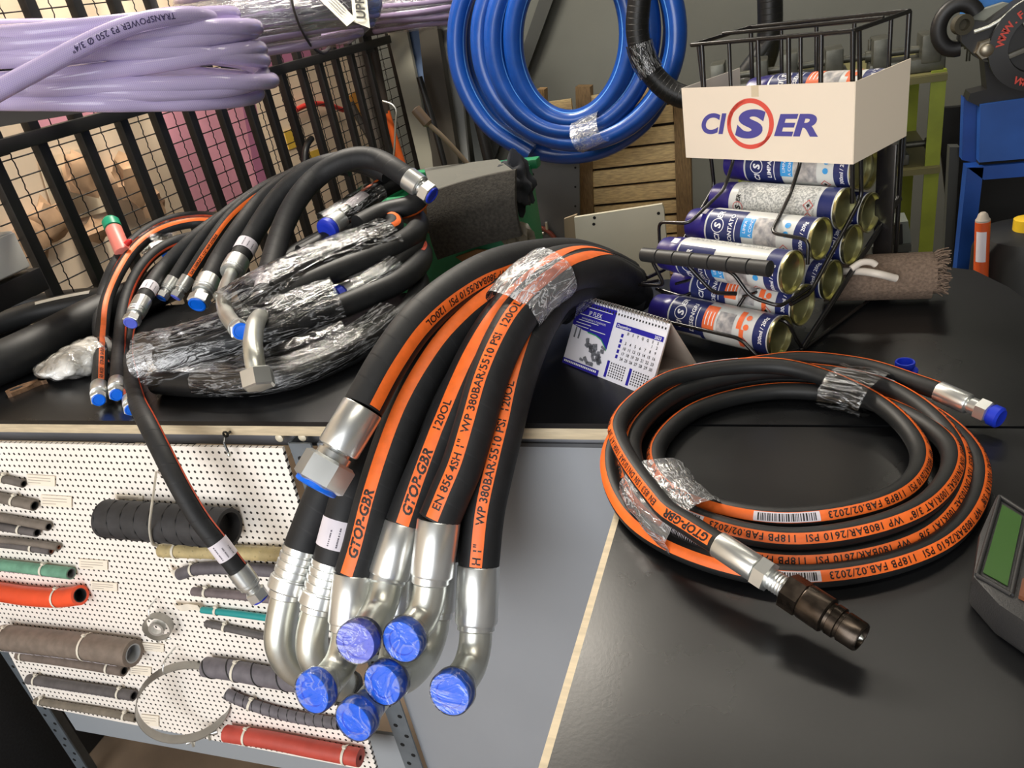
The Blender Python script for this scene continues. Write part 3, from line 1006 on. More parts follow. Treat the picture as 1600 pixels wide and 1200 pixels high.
b = MB(); q = [onz(1566, 789, z), onz(1597, 808, z), onz(1574, 916, z), onz(1536, 895, z)]
b.prism(q, (0, 0, .0006))
scr = part(gm, 'display', b, mat('green_display', (58, 92, 44), 0.25), 'green display', smooth=0)
b = MB(); fr_ = [onz(1562, 777, zt), onz(1607, 806, zt), onz(1580, 931, zt), onz(1526, 900, zt)]
for i in range(4): b.tube([fr_[i] + A(0, 0, .001), fr_[(i + 1) % 4] + A(0, 0, .001)], .0016, 8)
part(gm, 'display_frame', b, body_m, kind=None, smooth=60)
b = MB(); b.prism([onz(1597, 908, z), onz(1640, 925, z), onz(1630, 955, z), onz(1591, 935, z)], (0, 0, .003))
part(gm, 'key', b, mat('brown_key', (110, 66, 44), 0.5), 'brown key', smooth=0)

# ================================================================== thin hoses and the pile at the left of the bench
lg = 'thinner hoses arching over the film-wrapped coils'


def Zs(l):
    return [onz(x, y, Z0 + h) for x, y, h in l]


def small_hose(label, pts, r, phi=None, w=.008, text=None, tsgn=1, t0=.02, group=lg, color='orange', m='rubber', seg=16, s_to=1.0):
    P = Path(pts, max(.007, r * .5), clear=r if group else None)
    root = thing('hydraulic_hose', label, 'hose', P.P[0], group)
    tube = hose_tube(root, P, r, M[m], seg)
    if phi:
        sf = Surf(P, r, phi_dirs(*phi))
        mb = MB(); band(mb, sf, .002, P.len * s_to, w, n=3)
        part(tube, 'stripe', mb, M[color], 'orange printed stripe', smooth=60)
        if text:
            t = MB(); wrap_text(t, sf, text, t0, w * .85, tsgn, .02, 0.0, 1.05)
            part(tube, 'lettering', t, M['ink'], 'black lettering on the stripe', smooth=0, kind='stuff')
    return root, tube, P


def end_ferrule(root, P, r, L, style='crimp', k=1.12):
    d = -P.T[0]
    ferrule(root, P.P[0] - d * .001, d, L, r * k, style)
    return P.P[0] + d * L, d


PLACED.clear()
# --- three that drop straight over the edge
ov = 'thin striped hoses hanging together over the front edge'
r_, t_, P = small_hose('thin striped hose at the outer side of the trio over the edge', Zs([(155, 603, .020), (157, 560, .026), (160, 512, .045), (167, 468, .07), (186, 425, .10), (212, 388, .12), (240, 366, .13), (272, 353, .135), (310, 347, .13), (350, 352, .12), (390, 362, .10)]), .0112,
                       phi=[(0, 12), (.3, 5), (.6, -20), (1, -45)], w=.0085, text='FAB. 04/2023      GTOP-GBR  EN 853', tsgn=1, t0=.006, group=ov)
e, d = end_ferrule(r_, P, .0112, .032, 'plain', 1.08)
nut_set(r_, e, d, .0105, 1.0, 'blue_cap', .7)
r_, t_, P = small_hose('thin hose in the middle of the trio over the edge', Zs([(183, 597, .020), (186, 545, .024), (190, 500, .04), (200, 457, .065), (219, 420, .09), (246, 392, .105), (278, 376, .11), (312, 369, .11), (350, 372, .10)]), .0112,
                       phi=[(0, 60), (1, 20)], w=.004, color='red_orange', group=ov)
e, d = end_ferrule(r_, P, .0112, .030, 'plain', 1.08)
nut_set(r_, e, d, .0105, 1.0, 'blue_cap', .7)
r_, t_, P = small_hose('thin hose of the trio over the edge, with the lowest nut and blue plug', Zs([(203, 624, .016), (200, 585, .018), (198, 545, .022), (203, 500, .03), (216, 462, .05), (238, 428, .07), (268, 405, .08), (300, 395, .08)]), .0095,
                       phi=[(0, -40), (1, 0)], w=.004, color='red_orange', group=ov)
e, d = end_ferrule(r_, P, .0095, .022, 'plain', 1.08)
nut_set(r_, e, d, .0092, 1.0, 'blue_cap', .7)
r_, t_, P = small_hose('thin hose with a narrow stripe behind the trio, outermost arc by the fence', Zs([(166, 575, .012), (156, 535, .02), (154, 500, .04), (163, 450, .075), (184, 405, .115), (211, 374, .135), (243, 352, .145), (280, 340, .15), (325, 338, .145), (370, 350, .13)]), .0105,
                       phi=[(0, 25), (.4, 20), (1, -10)], w=.005, color='red_orange', text='EN 853 1SN DN12/SAE 100R1AT', t0=.12, group=ov)
fb = thing('stretch_film_band', 'clear film band round the thin striped trio near the fence', 'film', onz(250, 370, Z0 + .12))
pts = spline(Zs([(226, 384, .115), (246, 368, .122), (270, 358, .125)]), .006)
film_sleeve(fb, pts, .030, 'film', .08, 22, squash=(.7, 1), seed=21)
# --- the long one that hangs down over the perforated board
r_, t_, P = small_hose('long hose hanging in front of the perforated board, white label above its fitting',
                       [ony(372, 890, .612), ony(340, 848, .614), ony(312, 812, .618), ony(283, 764, .628), ony(255, 710, .650), ony(231, 662, .682)] + Zs([(214, 628, .018), (203, 590, .014), (196, 548, .014), (205, 500, .016), (235, 455, .03), (280, 425, .05)]), .0128,
                       phi=[(0, 62), (.5, 62), (1, 40)], w=.0035, color='red_orange', group=None)
e, d = end_ferrule(r_, P, .0128, .030, 'crimp', 1.1)
nut_set(r_, e, d, .0118, 1.05, 'blue_cap_dk', .5)
sticker(r_, t_, P, .0128, .022, .048, rows=3)
# --- big arches
specs = [
    ('arched hose with white label and straight fitting, lying lowest of the arch group', [(223, 470, .075), (237, 445, .088), (257, 417, .102), (298, 377, .13), (342, 344, .15), (398, 310, .172), (455, 278, .19), (512, 256, .20), (565, 258, .19), (610, 280, .16)], .0135, None, None, 'nut', (.040, 1.0, 'lilac_cap'), (.020, .044)),
    ('thin arched hose with bright blue plug, half behind its twin', [(271, 436, .085), (301, 390, .12), (341, 344, .155), (391, 306, .18), (440, 279, .195), (495, 262, .20), (550, 268, .18)], .0108, None, None, 'nut', (.026, 1.0, 'blue_cap'), None),
    ('thin arched hose with orange stripe and pale lilac plug', [(294, 434, .085), (322, 390, .12), (362, 335, .16), (410, 297, .185), (460, 274, .20), (515, 258, .205), (570, 262, .19)], .0108, [(0, 0), (.5, 10), (1, 0)], 'SAE 100R2AT 1/2" WP 275BAR', 'nut', (.026, 1.0, 'lilac_cap'), None),
    ('arched thicker hose with big straight nut and bright blue plug', [(327, 437, .085), (343, 405, .105), (374, 358, .14), (408, 315, .17), (442, 288, .19), (484, 264, .205), (530, 252, .21), (580, 262, .19), (615, 290, .16)], .0175, None, None, 'nut', (.036, 1.0, 'blue_cap'), None),
    ('arched hose with white label and elbow that curls back under it', [(372, 408, .105), (386, 383, .120), (402, 356, .14), (424, 322, .168), (450, 292, .192), (484, 268, .21), (520, 254, .22), (565, 252, .21), (610, 274, .18)], .0182, None, None, 'elbow', None, (.022, .050)),
    ('topmost arched hose with white label, elbow and large hexagon nut', [(412, 472, .080), (420, 432, .100), (430, 392, .122), (446, 345, .155), (470, 303, .187), (499, 273, .208), (530, 254, .222), (560, 245, .225), (590, 249, .215), (617, 264, .198), (641, 281, .178)], .0192, None, None, 'elbow2', None, (.024, .052)),
]
for lab, pts, r, phi, tx, kind, fit, stk in reversed(specs):
    r_, t_, P = small_hose(lab, Zs(pts), r, phi, .0075, tx, 1, .006, color='orange')
    if kind == 'nut':
        e, d = end_ferrule(r_, P, r, fit[0], 'crimp', 1.1)
        nut_set(r_, e, d, r * .95, fit[1], fit[2], .45)
    elif kind == 'elbow':
        e, d = end_ferrule(r_, P, r, .036, 'crimp', 1.1)
        pts2 = spline([e - d * .004] + Zs([(351, 456, .098), (350, 478, .098), (358, 498, .106), (372, 513, .112)]), .005)
        el = part(r_, 'elbow', MB().tube(pts2, .0112, 20), M['zinc_dull'], 'bent zinc tube', smooth=60)
        d2 = nrm(pts2[-1] - pts2[-3])
        part(el, 'collar', MB().lathe(pts2[-1] - d2 * .004, d2, [(0, .0112), (0, .0132), (.006, .0132), (.006, .0120), (.010, .0120)], 20), M['zinc'])
        nut_set(r_, pts2[-1] + d2 * .002, d2, .0125, 1.0, 'blue_cap', .3)
    else:
        e, d = end_ferrule(r_, P, r, .036, 'crimp', 1.1)
        pts2 = spline([e - d * .004] + Zs([(399, 508, .112), (395, 535, .110), (397, 560, .100), (401, 582, .086)]), .005)
        el = part(r_, 'elbow', MB().tube(pts2, .0122, 20), M['zinc_dull'], 'bent zinc tube', smooth=60)
        part(el, 'collar', MB().lathe(pts2[0], d, [(.002, .0122), (.002, .0150), (.008, .0155), (.012, .0125)], 20), M['zinc'])
        d2 = nrm(pts2[-1] - pts2[-4])
        part(r_, 'nut', MB().lathe(pts2[-1] - d2 * .004, d2, [(0, .0170), (.002, .0205), (.022, .0205), (.024, .0175)], 6, phase=.45), M['zinc'], smooth=15)
        # its other end carries a ferrule too
        dl = P.T[-1]
        ferrule(r_, P.P[-1], dl, .030, r * 1.06, 'plain')
        nut_set(r_, P.P[-1] + dl * .030, dl, r * .9, 1.0, 'blue_cap_dk', .3)
    if stk: sticker(r_, t_, P, r, stk[0], stk[1], rows=3)

# --- the film-wrapped folded hoses under the arches
wg = 'folded hoses wrapped in clear film, stacked on the bench'


def loop_hose(label, pts, r, phi=None, w=.008, color='orange', span=(0.02, 0.98)):
    P = Path(Zs(pts), .009)
    root = thing('wrapped_hose', label, 'hose', A(P.P[0][0], P.P[0][1], Z0), wg)
    tube = hose_tube(root, P, r, M['rubber_smooth'], 16)
    if phi:
        sf = Surf(P, r, phi_dirs(*phi)); mb = MB(); band(mb, sf, P.len * span[0], P.len * span[1], w, n=3)
        part(tube, 'stripe', mb, M[color], 'orange printed stripe', smooth=60)
    return root, tube, P


def wrapfilm(root, pts, r, seed, m='film', wob=.07, squash=(.8, 1.0)):
    return film_sleeve(root, spline(Zs(pts), .010), r, m, wob, 26, squash=squash, seed=seed)


def plug_end(root, P, r, last=False, cap='blue_cap_dk', R=None):
    p, d = (P.P[-1], P.T[-1]) if last else (P.P[0], -P.T[0])
    ferrule(root, p, d, .030, r * 1.08, 'plain')
    q = p + d * .030
    part(root, 'cap', MB().lathe(q, d, [(0, r * .9), (.003, r * .95), (.003, (R or r * 1.05)), (.012, (R or r * 1.05)), (.014, r * .9), (.013, r * .5)], 28), M[cap])


r_, t_, P = loop_hose('lowest wrapped hose, its bare black bend lying on the bench', [(246, 597, .020), (300, 601, .020), (370, 600, .020), (440, 592, .020), (510, 568, .020), (580, 532, .020), (635, 490, .022), (655, 450, .024), (640, 420, .024), (600, 412, .024), (530, 440, .022), (450, 480, .020), (360, 520, .020), (280, 550, .020), (235, 575, .020), (246, 597, .020)][:-1], .0185)
wrapfilm(r_, [(318, 592, .024), (380, 592, .026), (440, 584, .028), (500, 562, .028), (560, 530, .028), (606, 495, .028)], .030, 31)
r_, t_, P = loop_hose('middle wrapped hose with a milky folded film end', [(250, 562, .050), (310, 548, .055), (400, 524, .060), (490, 496, .060), (570, 464, .060), (625, 438, .062), (657, 408, .064), (652, 386, .066), (618, 384, .066), (560, 408, .064), (480, 446, .062), (400, 482, .058), (330, 512, .055), (268, 540, .050)], .0190, [(0, -60), (.42, -60), (.52, 60), (1, 40)], .006, 'red_orange', (.46, .66))
wrapfilm(r_, [(228, 567, .049), (242, 563, .050), (290, 552, .053), (350, 534, .056), (420, 511, .058), (480, 491, .058), (528, 475, .059)], .046, 32, squash=(.95, 1.05))
wrapfilm(r_, [(214, 568, .048), (220, 566, .049), (229, 563, .050), (238, 560, .051)], .029, 33, 'film_milky', .14)
r_, t_, P = loop_hose('upper wrapped hose with orange stripes round its end bend', [(388, 490, .085), (440, 462, .092), (500, 434, .098), (560, 410, .100), (612, 388, .100), (648, 364, .102), (652, 344, .102), (630, 332, .104), (590, 336, .106), (520, 368, .106), (465, 398, .102), (420, 430, .094), (388, 462, .088)], .0190, [(0, -15), (.3, -15), (.42, -20), (.5, -20), (.7, 30), (1, 30)], .009, 'orange', (.52, .72))
wrapfilm(r_, [(360, 492, .084), (394, 472, .090), (440, 447, .096), (500, 418, .101), (560, 394, .104), (606, 376, .104)], .049, 34, squash=(.8, 1.0))
r_, t_, P = loop_hose('second striped hose bent inside the upper wrapped one', [(430, 452, .100), (484, 418, .112), (540, 390, .118), (588, 370, .120), (616, 354, .122), (610, 342, .124), (582, 343, .124), (530, 364, .122), (470, 396, .114)], .0150, [(0, -20), (.45, -25), (.55, 30), (1, 30)], .009, 'orange', (.46, .78))
r_, t_, P = loop_hose('wrapped hose end with blue plug, topmost and under the arches', [(532, 343, .142), (565, 318, .150), (600, 293, .156), (630, 280, .156), (650, 290, .150), (655, 310, .142), (640, 322, .138), (600, 332, .136), (560, 352, .132)], .0185, [(0, -65), (1, -70)], .009)
plug_end(r_, P, .0165, False, 'blue_cap_dk', .0195)
wrapfilm(r_, [(508, 352, .138), (530, 340, .143), (556, 322, .149), (584, 303, .153)], .029, 35)
lb = MB(); sf = Surf(P, .0185, phi_dirs((0, -40), (1, -40))); band(lb, sf, .022, .075, .020, .0012, 5)
part(t_, 'label_sticker', lb, M['label'], 'white printed label', smooth=60)
r_, t_, P = loop_hose('short wrapped hose end with deep blue plug facing out between the coils', [(566, 446, .070), (592, 432, .074), (620, 410, .078), (645, 388, .082), (652, 368, .086)], .0165)
plug_end(r_, P, .0150, False, 'blue_cap_dk', .0178)
wrapfilm(r_, [(552, 452, .069), (572, 444, .071), (594, 432, .074), (612, 418, .077)], .026, 36)
r_, t_, P = loop_hose('short wrapped hose end with bright blue plug behind the thin trio', [(283, 385, .080), (312, 370, .088), (345, 350, .095), (380, 330, .10)], .0150)
plug_end(r_, P, .0135, False, 'blue_cap', .0155)
wrapfilm(r_, [(262, 396, .074), (280, 387, .079), (300, 377, .084)], .022, 37)
r_, t_, P = loop_hose('short black hose end with orange stripe lying behind the thin trio', [(222, 446, .030), (250, 432, .035), (300, 412, .04), (360, 392, .045)], .0165, [(0, -40), (1, -40)], .009)

# ================================================================== thick pipes, bag, wrench and small things at the far left
pg = 'thick black pipes lying across the left of the bench'
for lab, pts, r in [('thickest black rubber pipe lying nearest the front of the bench', [(-90, 600), (0, 567), (67, 536), (144, 496), (220, 462), (290, 432)], .036),
                    ('medium black rubber pipe between the thickest one and the fence', [(-60, 528), (0, 505), (60, 486), (112, 474), (180, 462), (240, 450)], .0215),
                    ('thinnest black pipe lying against the foot of the fence', [(-40, 494), (0, 483), (60, 468), (120, 460), (180, 456), (230, 452)], .0125)]:
    P = Path([onz(x, y, Z0 + r + .0005) for x, y in pts], .012)
    root = thing('rubber_pipe', lab, 'pipe', (P.P[0][0], P.P[0][1], Z0), pg)
    hose_tube(root, P, r, M['rubber_smooth'], 22, 'pipe_wall')
    if r == .0215:  # pale band along the upper side of the medium pipe
        sf = Surf(P, r, phi_dirs((0, -50), (1, -50))); mb = MB(); band(mb, sf, P.len * .38, P.len * .68, .009)
        part(root, 'pale_stripe', mb, mat('pale_marking', (170, 165, 155), .6), 'pale stripe along the pipe', smooth=60)
# bag of white caps
bag = thing('plastic_bag', 'clear plastic bag of white pieces lying behind the thin hoses', 'bag', onz(112, 565, Z0))
bm = bmesh.new(); bmesh.ops.create_icosphere(bm, subdivisions=4, radius=1.0)
c0 = onz(118, 562, Z0 + .022); ax = nrm(onz(150, 552, Z0) - onz(80, 568, Z0)); ay = np.cross(A(0, 0, 1), ax)
g = np.random.default_rng(5); mb = MB()
for v in bm.verts:
    x, y, z = v.co
    k = 1 + .10 * math.sin(9 * x + 3 * y) * math.sin(8 * y - 4 * z) + .03 * g.random()
    h = .031 * (0.75 + 0.5 * max(-1, min(1, x))) * k
    v.co = Vector(c0 + ax * x * .062 * k + ay * y * .055 * k + A(0, 0, max(-.021, z * h)))
bm.verts.index_update()
mb.add([tuple(v.co) for v in bm.verts], [[v.index for v in f.verts] for f in bm.faces]); bm.free()
part(bag, 'contents', mb, mat('white_plastic_pieces', (246, 244, 238), .35, var=.06, vscale=60, bump=.5, bscale=70), smooth=80)
V = np.asarray(mb.v); mb2 = MB(); mb2.v = [tuple(c0 + (q - c0) * A(1.06, 1.06, 1.04)) for q in V]; mb2.f = mb.f; mb2.uv = mb.uv; mb2.m = mb.m
for i, q in enumerate(mb2.v): mb2.v[i] = (q[0], q[1], max(q[2], Z0 + .0004))
part(bag, 'bag_film', mb2, M['film_cap'], 'clear bag film', smooth=80)
# rusty spanner
sp_ = thing('flat_spanner', 'rusty flat steel spanner lying near the front edge of the bench', 'tool', onz(42, 608, Z0))
a, b_ = onz(12, 619, Z0), onz(72, 596, Z0); ax = nrm(b_ - a); ay = np.cross(A(0, 0, 1), ax); Ls = np.linalg.norm(b_ - a)
prof = [(0, -.010), (.006, -.013), (.03, -.012), (.04, -.009), (.052, -.0085), (.06, -.013), (Ls - .004, -.012), (Ls, -.006), (Ls - .010, -.001), (Ls - .010, .004), (Ls, .010), (Ls - .006, .0125), (.06, .012), (.052, .008), (.04, .0085), (.03, .012), (.006, .012), (0, .008)]
part(sp_, 'blade', MB().prism([a + ax * u + ay * v for u, v in prof], (0, 0, .007)), mat('rusty_steel', (120, 92, 68), .6, .5, var=.35, vscale=120), smooth=0)
part(sp_, 'eye', MB().prism([a + ax * (.016 + .010 * math.cos(q)) + ay * .0052 * math.sin(q) + A(0, 0, .0071) for q in np.linspace(0, 2 * math.pi, 15)[:-1]], (0, 0, .0003)), M['hole'], 'dark slot', smooth=0)
# white junction box on the fence
jb = thing('junction_box', 'pale grey plastic box hanging on the barred fence above the pipes', 'box', onx(10, 410, XF + .05))
c0 = onx(-18, 405, XF + .05)
part(jb, 'box_body', MB().bbox(c0, (.06, .10, .075), b=.006), mat('pale_grey_plastic', (186, 186, 180), .5))
part(jb, 'lid', MB().bbox(c0 + A(.032, 0, 0), (.006, .094, .068), b=.003), mat('pale_grey_lid', (196, 196, 190), .5))
part(jb, 'bracket', MB().bbox(c0 + A(0, 0, -.065), (.07, .13, .045), b=.003), M['black_steel'], 'black bracket below the box')
# pink bottle with green cap
bt = thing('glue_tube', 'small pink tube with green cap leaning by the fence', 'tube', dep(190, 392, 1.52))
a, b_ = dep(193, 396, 1.50), dep(171, 342, 1.53); d = nrm(b_ - a); Lb = np.linalg.norm(b_ - a)
part(bt, 'body', MB().lathe(a, d, [(0, .012), (.002, .0155), (Lb * .70, .0155), (Lb * .74, .013)], 24), mat('pink_plastic', (216, 124, 112), .4))
part(bt, 'cap', MB().lathe(a, d, [(Lb * .74, .0165), (Lb * .92, .0165), (Lb * .99, .012), (Lb, .004)], 24), mat('green_plastic', (30, 148, 110), .4), 'green cap')
part(bt, 'red_nozzle', MB().lathe(dep(197, 382, 1.49), dep(208, 372, 1.49) - dep(197, 382, 1.49), [(0, .006), (.010, .005), (.014, .002)], 14), mat('red_plastic', (200, 40, 40), .4), 'red nozzle')

# ================================================================== wire display rack with spray cans
th = math.radians(31.5)
RA = A(math.cos(th), -math.sin(th), 0); RU = A(math.sin(th), math.cos(th), 0); RO = A(-0.003, 0.864, Z0)
UP = A(0, 0, 1)


def K(a, u, z):
    return RO + RA * a + RU * u + UP * z


M['navy'] = mat('navy_print', (38, 46, 98), 0.30)
M['cap_violet'] = mat('dark_violet_blue_cap', (40, 32, 112), 0.32)
M['can_white'] = mat('can_pale_print', (206, 208, 205), 0.32)
M['can_rim'] = mat('brass_tinted_rim', (196, 192, 144), 0.3, 1.0)
M['can_base'] = mat('can_concave_base', (150, 148, 108), 0.36, 1.0, var=.1)
M['patch_blue'] = mat('light_blue_patch', (58, 150, 215), 0.4)
M['patch_orange'] = mat('orange_patch', (236, 110, 60), 0.4)
M['patch_grey'] = mat('grey_picture', (128, 128, 132), 0.45, var=.5, vscale=90, col2=(206, 200, 196))
M['white_ink'] = mat('white_ink', (236, 236, 240), 0.4)
M['micro_text'] = mat('small_grey_print', (150, 152, 150), 0.45, var=.5, vscale=420, col2=(212, 212, 208), vcon=.3)
M['red_ink'] = mat('red_ink', (190, 70, 62), 0.45)
RCAN, LCAN = 0.0245, 0.150


class Can:
    def __init__(s, a, u, z, roll):
        s.o = K(a, u, z); s.roll = math.radians(roll)

    def pt(s, d, th, lift=0.0):
        q = th + s.roll
        return s.o - RA * d + (RCAN + lift) * (math.cos(q) * -RU + math.sin(q) * UP)

    def patch(s, mb, d0, d1, t0, t1, lift=0.0003, n=10):
        V, F = [], []
        t0, t1 = math.radians(t0), math.radians(t1)
        for k in range(n + 1):
            t = t0 + (t1 - t0) * k / n
            V += [s.pt(d0, t, lift), s.pt(d1, t, lift)]
        F = [(2 * k, 2 * k + 1, 2 * k + 3, 2 * k + 2) for k in range(n)]
        mb.add(V, F)

    def text(s, mb, txt, d, t, size, bold=0.02, shear=0.0, lift=0.0007, align='c'):
        V, F, w = text_mesh(txt, size, bold, shear)
        t = math.radians(t); dx = {'c': -w / 2, 'l': 0}[align]
        mb.add([s.pt(d + y, t + (x + dx) / RCAN, lift) for x, y in V], F)

    def disc(s, mb, d, t, r0, r1, lift=0.0006, n=22):
        t = math.radians(t); V, F = [], []
        for k in range(n):
            q = 2 * math.pi * k / n
            for r in (r0, r1): V.append(s.pt(d + r * math.sin(q), t + r * math.cos(q) / RCAN, lift))
        mb.add(V, [(2 * k, 2 * k + 1, (2 * k + 3) % (2 * n), (2 * k + 2) % (2 * n)) for k in range(n)])

    def diamond(s, mb, ink, d, t, r):
        t = math.radians(t)
        ring = lambda q, l: [s.pt(d + q * y, t + q * x / RCAN, l) for x, y in ((1, 0), (0, 1), (-1, 0), (0, -1))]
        o, i = ring(r, .0006), ring(r * .82, .0006)
        mb.add(o + i, [(k, (k + 1) % 4, 4 + (k + 1) % 4, 4 + k) for k in range(4)])
        ink.add(ring(r * .35, .0007), [(0, 1, 2, 3)])


def logo(can, white, d, t, size, red=None):
    can.text(white, 'CI', d, t - 35 * size / .0105, size, .03, .2)
    can.text(white, 'S', d - size * .12, t, size * 1.25, .04, .15)
    can.text(white, 'ER', d, t + 34 * size / .0105, size, .03, .2)
    can.disc(red or white, d + size * .33, t, size * .78, size * .88, .0006)


CANS = [  # a, u, z, roll, kind, label
    (0, 0, .034, 34, 'orange', 'lowest front spray can with orange patch, lying in the front lip of the rack'),
    (.002, .046, .056, 36, 'orange', 'spray can with orange patch directly behind the lowest front one'),
    (.004, .020, .107, -4, 'blue', 'spray can behind the segmented black grip, front of the upper row'),
    (.002, .085, .125, 24, 'blue', 'spray can with light blue patch and small price sticker, second in the upper row'),
    (0, .143, .143, 180, 'back', 'spray can turned to show its grey text side and hazard diamonds'),
    (0, .180, .182, 6, 'blue', 'spray can with light blue patch just under the white carton'),
    (.004, .228, .262, 66, 'orange', 'spray can lying at the top inside the white carton'),
    (.002, .112, .063, 30, 'blue', 'spray can in the lower row, second from the bottom at the rack side'),
    (.002, .161, .092, 30, 'blue', 'spray can in the lower row, third from the bottom at the rack side'),
    (.002, .203, .120, 30, 'blue', 'spray can in the lower row, fourth from the bottom at the rack side'),
    (-.015, .231, .166, 30, 'blue', 'spray can under the carton with open brass-coloured base, rearmost of the pair'),
]
for ci, (a, u, z, roll, kind, lab) in enumerate(CANS):
    c = Can(a, u, z, roll)
    r = thing('spray_can', lab, 'can', c.o - UP * RCAN, 'spray cans in the wire rack')
    body = part(r, 'body', MB().lathe(c.o, -RA, [(.004, RCAN), (LCAN - .004, RCAN), (LCAN, RCAN * .95)], 40, caps=False), M['can_white'])
    part(r, 'base_rim', MB().lathe(c.o, -RA, [(.0045, RCAN * 1.0), (.003, RCAN * 1.03), (.0005, RCAN * 1.03), (0, RCAN * 1.0), (.001, RCAN * .95), (.006, RCAN * .92)], 40, caps=False), M['can_rim'])
    part(r, 'base', MB().lathe(c.o, -RA, [(.0058, RCAN * .93), (.0075, RCAN * .88), (.0125, RCAN * .55), (.0150, RCAN * .2), (.0155, RCAN * .01)], 40, caps=False), M['can_base'], smooth=60)
    part(r, 'cap', MB().lathe(c.o - RA * LCAN, -RA, [(-.002, RCAN * .93), (-.001, RCAN * .95), (.014, RCAN * .94), (.016, RCAN * .90), (.029, RCAN * .88), (.034, RCAN * .82), (.0355, RCAN * .6)], 40), M['cap_violet'])
    navy, white, pat, pic, ink, micro, red = MB(), MB(), MB(), MB(), MB(), MB(), MB()
    c.patch(navy, .006, .024, -180, 180, .0002, 40)
    c.patch(navy, .094, LCAN - .0035, -62, 62, .0002, 20)
    c.patch(navy, .094, .100, -78, -62, .0002, 4)
    c.patch(micro, .028, LCAN - .012, 88, 268, .0002, 24)
    logo(c, white, .126, 2, .0105)
    c.text(white, {'orange': 'DESENGRI', 'blue': 'CONTATO' if ci != 5 else 'LIMPA'}.get(kind, 'CONTATO'), .108, -6, .0082, .02, .1)
    c.patch(white, .1035, .1045, -40, 30, .0004, 10)
    c.text(white, '300ml / 200g', .0112, 0, .0066, .02, .1)
    if kind == 'orange':
        c.patch(pat, .078, .095, -30, 44, .0004)
        for d0 in (.081, .086, .091): c.patch(white, d0 - .0006, d0 + .0006, -18, 22, .0006, 6)
        c.patch(pic, .052, .075, -38, 30, .0003)
        c.patch(pat, .036, .042, -66, -10, .0004); c.patch(pat, .040, .047, -10, 46, .0004)
        c.disc(pat, .034, 26, .0, .0036); c.disc(pat, .034, -2, .0, .0036)
    else:
        c.patch(pat, .078, .095, -24, 34, .0004)
        c.text(white, 'LIMPA', .088, 6, .0058, .0); c.text(white, 'A COND', .080, 6, .0058, .0)
        c.patch(pic, .046, .077, -42, 40, .0003)
        c.disc(pat, .034, 24, .0, .0036); c.disc(pat, .034, -2, .0, .0036)
    if kind == 'back':
        logo(c, ink, .132, 178, .0085, red)
    for tt in (130, 165, 200): c.diamond(red, ink, .036, tt, .0072)
    c.diamond(red, ink, .036, -46, .0068)
    part(body, 'navy_label', navy, M['navy'], 'navy label areas', smooth=60, kind='stuff')
    part(body, 'white_print', white, M['white_ink'], smooth=0, kind='stuff')
    part(body, 'colour_patch', pat, M['patch_orange'] if kind == 'orange' else M['patch_blue'], smooth=0, kind='stuff')
    part(body, 'picture', pic, M['patch_grey'], 'grey picture area', smooth=60)
    part(body, 'text_block', micro, M['micro_text'], 'block of small grey print', smooth=60)
    part(body, 'warning_marks', red, M['red_ink'], smooth=0, kind='stuff')
    part(body, 'mark_ink', ink, M['ink'], smooth=0, kind='stuff')
    if ci in (2, 3):
        pm = MB(); q = Can(a, u, z, roll)
        V = []
        for d, t in ((LCAN + .014, 60), (LCAN + .004, 60), (LCAN + .004, 84), (LCAN + .014, 84)):
            V.append(q.pt(d, math.radians(t - roll), -.0008))
        pm.add(V, [(0, 1, 2, 3)])
        part(r, 'price_sticker', pm, M['label'], smooth=0)
# for 'back' kind the text side faces the front: rotate by building roll; done through the roll value
rack = thing('wire_rack', 'black wire rack that feeds spray cans, with a white carton round its top', 'rack', K(-.1, .13, 0))
WR = .0023
AL, AR = -.206, .006


def wire(pts, name='wire', r=WR, smooth_corner=True):
    P = [A(*p) for p in pts]
    if smooth_corner and len(P) > 2:
        Q = [P[0]]
        for i in range(1, len(P) - 1):
            a, b, c = P[i - 1], P[i], P[i + 1]
            ra = min(.010, np.linalg.norm(b - a) * .4, np.linalg.norm(c - b) * .4)
            p, q = b + nrm(a - b) * ra, b + nrm(c - b) * ra
            for t in np.linspace(0, 1, 5): Q.append((1 - t)**2 * p + 2 * t * (1 - t) * b + t * t * q)
        P = Q + [P[-1]]
    return part(rack, name, MB().tube(P, r, 8), M['wire_black'], smooth=60)


ZT_ = .342
# side frames: sloping rails, posts
for a in (AL, AR):
    wire([K(a, .036, .004), K(a, .268, .118)], 'ramp_rail', .0030)
    wire([K(a, .030, .004), K(a, .262, .118), K(a, .268, .124), K(a, .272, .116)], 'ramp_rail', .0026)
    wire([K(a, .268, .0), K(a, .268, ZT_)], 'back_post', .0030)
    wire([K(a, .036, .003), K(a, .268, .003)], 'base_wire', .0026)
    wire([K(a, .150, ZT_), K(a, .168, .150), K(a, .052, .070), K(a, .010, .072)], 'upper_rail', .0026)
part(rack, 'back_leg', MB().bbox(K(AR + .002, .226, .100), (.024, .006, .20), rotz(-th), .002), M['wire_black'], 'broad flat black leg')
